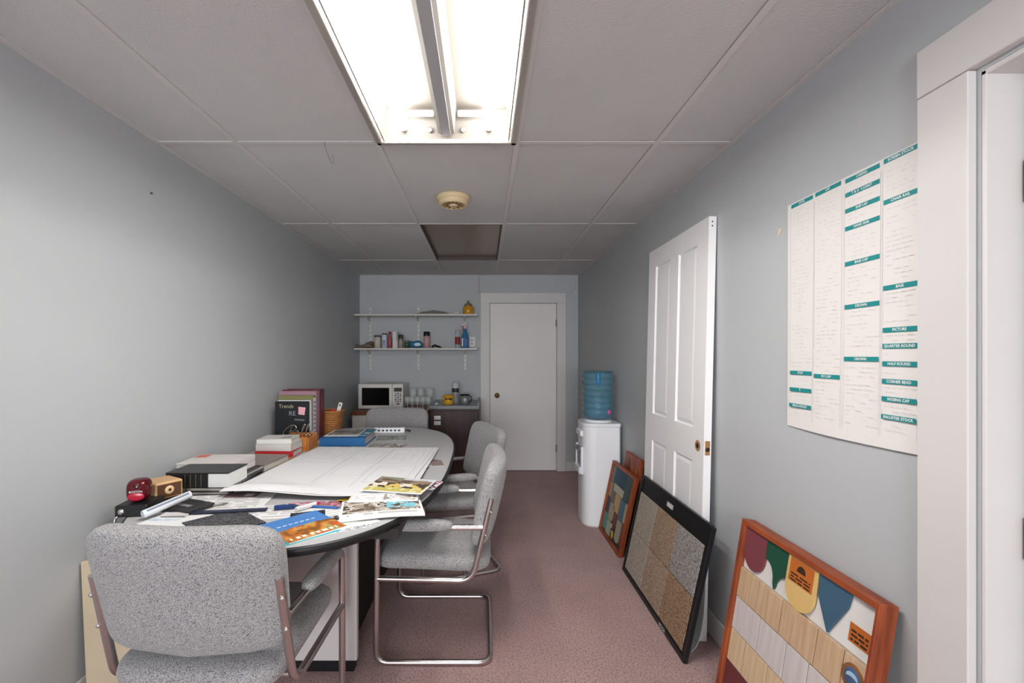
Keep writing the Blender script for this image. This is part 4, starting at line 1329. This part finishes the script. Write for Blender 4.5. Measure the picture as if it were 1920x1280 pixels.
MB().lathe([(0.005, 0.004), (0.010, 0.004), (0.012, 0.0)], 16, T(0.004, -0.0385, 0.063, rx=90)).build('pencil_port', plain('4a0a14', 0.3), rs)
lettering('lettering', 'BOSTON', 0.0105, PAPER, rs, T(0.002, -0.0408, 0.042, rx=90))
ts = thing('tan_pencil_sharpener', 'tan box-shaped electric pencil sharpener with brown faceplate', 'pencil sharpener', (-1.290, 1.826, TZ + 0.0006), (0, 0, rad(-30)))
MB().bbox(-0.055, 0.055, -0.050, 0.050, 0, 0.088, 0.005).build('case', plain('cfa678', 0.45), ts)
MB().box(0.0545, 0.0558, -0.043, 0.043, 0.028, 0.080).build('faceplate', plain('5a3a24', 0.35), ts)
MB().lathe([(0.006, 0.003), (0.014, 0.004), (0.017, 0.0)], 18, T(0.0556, 0.0, 0.055, ry=90)).build('pencil_port', plain('e0bd92', 0.4), ts)
MB().box(0.0545, 0.056, -0.05, 0.05, 0.004, 0.026).build('shavings_tray', plain('2a1d16', 0.4), ts)


# books
def book(name, label, w, d, t, cover, pages, loc, rot, cat='book', spine='x-', inset=0.004):
    """lying flat: w along x, d along y, t thick; spine on the given side"""
    o = thing(name, label, cat, loc, rot)
    c = MB()
    ct = min(0.0025, t * 0.2)
    c.bbox(-w / 2, w / 2, -d / 2, d / 2, 0, ct, 0.0006).bbox(-w / 2, w / 2, -d / 2, d / 2, t - ct, t, 0.0006)
    if spine == 'x-':
        c.bbox(-w / 2, -w / 2 + ct, -d / 2, d / 2, ct, t - ct, 0.0004)
    elif spine == 'x+':
        c.bbox(w / 2 - ct, w / 2, -d / 2, d / 2, ct, t - ct, 0.0004)
    elif spine == 'y-':
        c.bbox(-w / 2, w / 2, -d / 2, -d / 2 + ct, ct, t - ct, 0.0004)
    elif spine == 'y+':
        c.bbox(-w / 2, w / 2, d / 2 - ct, d / 2, ct, t - ct, 0.0004)
    c.build('cover', cover, o)
    e = inset
    MB().box(-w / 2 + (ct if spine == 'x-' else e), w / 2 - (ct if spine == 'x+' else e), -d / 2 + (ct if spine == 'y-' else e), d / 2 - (ct if spine == 'y+' else e), ct, t - ct).build('pages', pages, o)
    return o


PAGES = mat('page_block', hx('dedbd3'), 0.8, grain=((3, 3, 900), 'bdb9b0'))
# folder stack under the catalogues (sides seen from the aisle)
zz = Z0
for k, (t, w, d, col, lab) in enumerate(((0.007, 0.24, 0.205, '2d2d30', 'black folder at the bottom of the folder stack by the wall'), (0.006, 0.245, 0.20, 'cfccc6', 'pale folder second from the bottom of the folder stack by the wall'),
                                     (0.008, 0.235, 0.20, '3a3a3c', 'dark folder in the middle of the folder stack by the wall'), (0.006, 0.24, 0.205, 'd8d5cf', 'pale grey folder near the top of the folder stack by the wall'), (0.008, 0.23, 0.20, '3a3634', 'charcoal folder on top of the folder stack by the wall'))):
    random.seed(k)
    book('folder', lab, w, d, t, plain(col, 0.5), PAGES, (-1.225 + random.uniform(-0.006, 0.008), 2.175 + random.uniform(-0.005, 0.005), zz), (0, 0, rad(random.uniform(-3, 3))), 'folder', 'x-')
    zz += t + 0.0006
zst = zz
# two fat white catalogues on it
book('catalogue', 'fat white catalogue below another behind the black binder', 0.255, 0.20, 0.028, plain('e2dedb', 0.4), PAGES, (-1.270, 2.172, zst), (0, 0, rad(-3)), 'catalogue', 'x+')
ct2 = book('catalogue', 'white catalogue with an orange corner on top by the left wall', 0.265, 0.20, 0.026, plain('dcd6d2', 0.4), PAGES, (-1.272, 2.170, zst + 0.0288), (0, 0, rad(2)), 'catalogue', 'x+')
MB().box(-0.125, -0.07, 0.03, 0.09, 0.0261, 0.0266).build('corner_print', plain('d4735a'), ct2)
# dark books and the black binder in front
book('thin_book', 'thin dark book at the bottom under the black binder', 0.17, 0.13, 0.014, plain('2e2c30'), PAGES, (-1.160, 1.972, Z0), (0, 0, rad(2)), 'book', 'x-')
book('thin_book', 'thin book with mauve cover just under the black binder', 0.17, 0.13, 0.016, plain('5d4a4e'), PAGES, (-1.165, 1.972, Z0 + 0.0146), (0, 0, rad(-1)), 'book', 'x-')
bdz = Z0 + 0.0312
bd = thing('lever_binder', 'thick black binder with a white spine panel lying on its side', 'binder', (-1.195, 1.978, bdz), (0, 0, rad(1)))
MB().bbox(-0.130, 0.045, -0.085, 0.075, 0, 0.0612, 0.003).build('case', plain('1d1c1f', 0.35), bd)
MB().box(0.045, 0.128, -0.082, 0.072, 0.004, 0.060).build('pages', plain('dededc', 0.7), bd)
MB().bbox(-0.130, 0.130, -0.085, 0.075, 0.0615, 0.066, 0.001).build('lid', plain('2a292d', 0.35), bd)
MB().lathe([(0, 0.001), (0.011, 0.001), (0.012, 0.0)], 16, T(-0.103, -0.085, 0.034, rx=90)).build('finger_ring', CHROME2, bd)
for x in (-0.05, -0.028, -0.006, 0.016):
    MB().box(x, x + 0.0022, -0.0856, -0.0848, 0.006, 0.060).build('spine_line', plain('5d6250'), bd)

# brown-grey magazines, red and white books
book('brown_magazine', 'taupe magazine pile behind the white catalogues', 0.24, 0.25, 0.034, plain('8d8079', 0.5), PAGES, (-1.215, 2.425, Z0), (0, 0, rad(-4)), 'magazine', 'x-')
flat(printed('kraft_envelope', 0.26, 0.20, 0.003, lambda u, v: hx('a88b74'), 8, 8, None, hx('8b705a')), 'kraft brown envelope beside the taupe magazines', 'envelope', -1.055, 2.50, Z0 + 0.0002, -28)
book('red_book', 'red paperback under the two white books on the left', 0.215, 0.16, 0.036, plain('c4262e', 0.45), PAGES, (-1.205, 2.685, Z0 + 0.0002), (0, 0, rad(3)), 'book', 'y-')
book('white_book', 'white book resting directly on the red paperback', 0.205, 0.16, 0.040, plain('d6d2cf', 0.45), PAGES, (-1.205, 2.690, Z0 + 0.0372), (0, 0, rad(-2)), 'book', 'y-')
wb2 = book('white_book', 'white book with grey sketch on top of the red paperback pile', 0.195, 0.155, 0.026, plain('dddad6', 0.45), PAGES, (-1.210, 2.69, Z0 + 0.0780), (0, 0, rad(4)), 'book', 'y-')
MB().prism([(0.02, -0.05), (0.08, -0.03), (0.07, 0.02), (0.03, 0.01)], 0.0261, 0.0265).build('cover_sketch', plain('a7a29d'), wb2)

# wooden tray and wire script sign
tr = thing('wooden_tray', 'orange pine desk tray with the wire script sign', 'tray', (-1.165, 2.845, Z0))
MB().box(-0.085, 0.085, -0.06, 0.10, 0, 0.008).build('tray_base', ORANGEW, tr)
for (a, b, c, d) in ((-0.085, 0.085, -0.068, -0.056), (-0.085, 0.085, 0.096, 0.108)):
    MB().bbox(a, b, c, d, 0, 0.088, 0.002).build('tray_end', ORANGEW, tr)
for s in (-1, 1):
    MB().bbox(s * 0.085 - 0.006, s * 0.085 + 0.006, -0.0555, 0.0955, 0, 0.078, 0.002).build('tray_side', ORANGEW, tr)
sg = thing('script_sign', 'silver wire sign spelling Pella in script before the black book', 'sign', (-1.165, 2.915, Z0 + 0.0088))
WIREM = mat('silver_wire', (0.6, 0.57, 0.56), 0.25, metal=1.0)


def wire(pts, name='letter_wire'):
    s = 0.026
    MB().tube(smoothpath([((x - 4.6) * s, 0, 0.062 + z * s) for x, z in pts], 5), 0.0026, 7).build(name, WIREM, sg)


wire([(0.3, 0.1), (0.0, 0.6), (0.6, 1.6), (2.0, 2.6), (3.0, 2.5), (3.2, 1.8), (2.5, 1.2), (1.7, 1.1)])
wire([(1.3, 0.0), (1.7, 1.1), (2.2, 2.5)])
wire([(2.9, 0.6), (3.5, 0.8), (3.7, 1.2), (3.3, 1.25), (3.0, 0.7), (3.2, 0.15), (3.8, 0.1), (4.4, 0.6), (5.2, 2.2), (5.4, 2.8), (5.1, 2.8), (4.7, 1.6), (4.5, 0.5), (4.8, 0.1), (5.3, 0.5), (6.1, 2.0), (6.4, 2.8), (6.1, 2.85), (5.7, 1.7), (5.5, 0.5), (5.8, 0.1), (6.4, 0.5)])
wire([(7.4, 1.1), (6.9, 1.3), (6.4, 0.7), (6.6, 0.15), (7.1, 0.4), (7.4, 1.1), (7.3, 0.4), (7.6, 0.1), (8.4, 0.7)])
MB().tube([(-0.075, 0, 0.0030), (-0.075, 0, 0.064)], 0.0025, 6).tube([(0.02, 0, 0.0030), (0.02, 0, 0.064)], 0.0025, 6).box(-0.08, 0.04, -0.02, 0.02, 0, 0.004).build('stand', WIREM, sg)
tag(MB().cushion(0.018, 0.016, 0.022, 2.2, 2.2, None, 16, 8).build('yellow_tag', plain('c9c46a', 0.5), None, (-1.105, 2.895, Z0 + 0.0305)), 'small yellow-green trinket in the wooden tray', 'trinket')

# upright books (covers face the camera, spines to the right)
def upright(name, label, y, t, h, w, cover, xr=-1.148, cat='book', pages=PAGES):
    o = thing(name, label, cat, (xr - w / 2, y, Z0))
    ct = 0.003
    MB().bbox(-w / 2, w / 2, 0, ct, 0, h, 0.0008).bbox(-w / 2, w / 2, t - ct, t, 0, h, 0.0008).bbox(w / 2 - ct, w / 2, ct, t - ct, 0, h, 0.0006).build('cover', cover, o)
    MB().box(-w / 2 + 0.004, w / 2 - ct, ct, t - ct, 0.002, h - 0.005).build('pages', pages, o)
    return o


b1 = upright('black_book', 'black upright book with pink emblem on its cover, in front of the row', 2.985, 0.026, 0.284, 0.218, plain('18191b', 0.35), -1.152)
lettering('cover_lettering', 'Trends', 0.034, plain('b3ad8a'), b1, T(-0.035, -0.0006, 0.252, rx=90))
lettering('cover_initials', 'RE', 0.042, plain('8d9096'), b1, T(0.005, -0.0006, 0.205, rx=90))
MB().prism([(0.045, 0.20), (0.085, 0.195), (0.092, 0.245), (0.045, 0.25)], 0, 0.0006, Matrix.Rotation(rad(90), 4, 'X')).build('cover_emblem', plain('e3a9b4'), b1)
MB().prism([(0.02, 0.16), (0.085, 0.155), (0.085, 0.168), (0.02, 0.172)], 0, 0.0005, Matrix.Rotation(rad(90), 4, 'X')).build('cover_band', plain('5a5c62'), b1)
upright('white_spine_book', 'upright book with white spine directly behind the black book', 3.013, 0.026, 0.288, 0.215, plain('d9d9de', 0.45), -1.150)
upright('grey_book', 'slim grey upright book third in the row', 3.041, 0.020, 0.275, 0.20, plain('8f8f86', 0.45), -1.150)
ob = upright('olive_binder', 'olive green upright binder with white spine in the row', 3.064, 0.050, 0.315, 0.235, plain('7d7a4c', 0.45), -1.149, 'binder')
MB().box(0.1175, 0.1182, 0.006, 0.044, 0.01, 0.30).build('spine_label', plain('e2e0e6'), ob)
for k in range(9):
    MB().box(0.1181, 0.1186, 0.014, 0.036, 0.03 + k * 0.029, 0.045 + k * 0.029).build('spine_print', plain('5c6280'), ob)
upright('mauve_binder', 'mauve pink upright binder behind the olive one', 3.117, 0.058, 0.340, 0.255, plain('9b7684', 0.45), -1.147, 'binder')
mr = upright('maroon_binder', 'dark maroon upright binder at the far end of the row', 3.178, 0.085, 0.348, 0.262, plain('571524', 0.4), -1.143, 'binder')
MB().box(0.131, 0.1316, 0.02, 0.06, 0.20, 0.30).build('spine_label', plain('7d3b48'), mr)

# basket
bs = thing('wicker_basket', 'woven wicker basket with red and white odds and ends beside the binders', 'basket', (-1.165, 3.40, Z0))
WICK = mat('wicker', hx('b87a42'), 0.6, var=(40, 0.35))
for k in range(12):
    z = 0.008 + k * 0.0135
    e = 0.085 + 0.0016 * k
    f = 0.068 + 0.0013 * k
    ring = []
    for q in range(41):
        a = 2 * PI * q / 40
        wv = 0.0025 * (1 if (q + k) % 2 else -1)
        c, s = math.cos(a), math.sin(a)
        ring.append(((e + wv) * math.copysign(abs(c) ** 0.55, c), (f + wv) * math.copysign(abs(s) ** 0.55, s), z))
    MB().tube(ring, 0.0072, 6, False).build('wicker_strand', WICK, bs)
MB().tube([(0.108 * math.copysign(abs(math.cos(2 * PI * q / 40)) ** 0.55, math.cos(2 * PI * q / 40)), 0.087 * math.copysign(abs(math.sin(2 * PI * q / 40)) ** 0.55, math.sin(2 * PI * q / 40)), 0.172) for q in range(41)], 0.008, 8, False).build('rim', WICK, bs)
MB().box(-0.08, 0.08, -0.06, 0.06, 0.0005, 0.006).build('basket_floor', WICK, bs)
tag(MB().cushion(0.028, 0.026, 0.085, 3, 3, None, 20, 12).build('red_pouch', plain('b8302a', 0.5), None, (-1.115, 3.375, Z0 + 0.105)), 'red pouch sticking out of the wicker basket', 'pouch')
wt = thing('white_tag_stick', 'white measuring stick with a hole leaning in the wicker basket', 'stick', (-1.135, 3.41, Z0 + 0.008), (0, rad(16), 0))
MB().bbox(-0.014, 0.014, -0.004, 0.004, 0, 0.235, 0.002).build('blade', plain('dcd8d4'), wt)
MB().lathe([(0, 0.001), (0.006, 0.001), (0.0065, 0)], 12, T(0, -0.004, 0.215, rx=90)).build('hole', DARK, wt)

# blue binder, sheets on it, power strip
bl = thing('blue_binder', 'blue ring binder lying flat beyond the plans', 'binder', (-0.915, 3.105, Z0), (0, 0, rad(1.5)))
MB().bbox(-0.145, 0.145, -0.175, 0.175, 0, 0.0035, 0.001).bbox(-0.145, 0.145, -0.175, 0.175, 0.052, 0.0555, 0.001).bbox(-0.145, 0.145, -0.175, -0.1715, 0.0035, 0.052, 0.001).build('cover', plain('1d5f96', 0.4), bl)
MB().box(-0.135, 0.135, -0.165, 0.165, 0.0036, 0.046).build('pages', PAGES, bl)
ps = printed('photo_sheet', 0.22, 0.27, 0.001, textblock(photo(['77746f', '55534f', 'a19d96', '8c8881'], 41, 6, 6), (0.05, 0.95, 0.2, 0.97), 8), 26, 30)
flat(ps, 'grey photo sheet lying on the blue binder', 'paper', -0.945, 3.12, Z0 + 0.0562, 2)
flat(printed('teal_card', 0.055, 0.24, 0.0012, lambda u, v: hx('cfe0e4') if 0.3 < v < 0.5 and 0.2 < u < 0.8 else hx('3b7f94'), 6, 16), 'teal card along the right side of the blue binder', 'card', -0.795, 3.13, Z0 + 0.0562, -4)
pw = thing('power_strip', 'white power strip with six sockets on the far end of the table', 'power strip', (-0.715, 3.47, Z0), (rad(0), 0, rad(4)))
MB().bbox(-0.118, 0.112, -0.026, 0.026, 0, 0.038, 0.004).build('housing', WHITEP, pw)
for k in range(6):
    MB().bbox(-0.088 + k * 0.030, -0.070 + k * 0.030, -0.0272, -0.0258, 0.013, 0.026, 0.0005).build('socket', plain('3d3f45'), pw)
    MB().box(-0.088 + k * 0.030, -0.070 + k * 0.030, -0.010, 0.010, 0.0376, 0.0386).build('socket', plain('3d3f45'), pw)
MB().tube(smoothpath([(0.112, 0, 0.016), (0.135, 0.005, 0.014), (0.150, 0.03, 0.007), (0.13, 0.06, 0.006)]), 0.005, 8).build('cord', BLACK, pw)
flat(printed('green_grey_leaflet', 0.20, 0.22, 0.001, photo(['7b8478', 'a5a9a1', '8f8f95', 'c2c4c0', '666b66'], 51, 6, 6), 22, 22), 'grey-green leaflet between the blue binder and the power strip', 'leaflet', -0.655, 3.24, Z0, 8)
flat(printed('striped_leaflet', 0.24, 0.16, 0.001, photo(['9a8f86', 'd6d3cf', '7a6d68', 'b7b2ad'], 61, 8, 5), 24, 16), 'taupe printed leaflet just beyond the plans', 'leaflet', -0.62, 2.935, Z0, -6)
flat(printed('brown_leaflet', 0.22, 0.13, 0.001, photo(['8a6f5e', '6b574c', 'b59c88', 'c9c0b8'], 71, 6, 4), 22, 14), 'brown printed leaflet in front of the blue binder', 'leaflet', -0.90, 2.865, Z0, 5)
flat(printed('navy_sheet', 0.20, 0.26, 0.001, photo(['2a3852', '4a5a7a', '8f98a8', '232c40'], 81, 5, 5), 20, 26), 'navy printed sheet showing at the right edge of the plans', 'paper', -0.375, 2.44, Z0, -10)
flat(printed('brown_envelope', 0.10, 0.13, 0.002, lambda u, v: hx('8d7c76') if u > 0.4 else hx('b5aeac'), 8, 8), 'small brown and grey card at the right table edge', 'card', -0.272, 2.46, Z0 + 0.0014, 12)
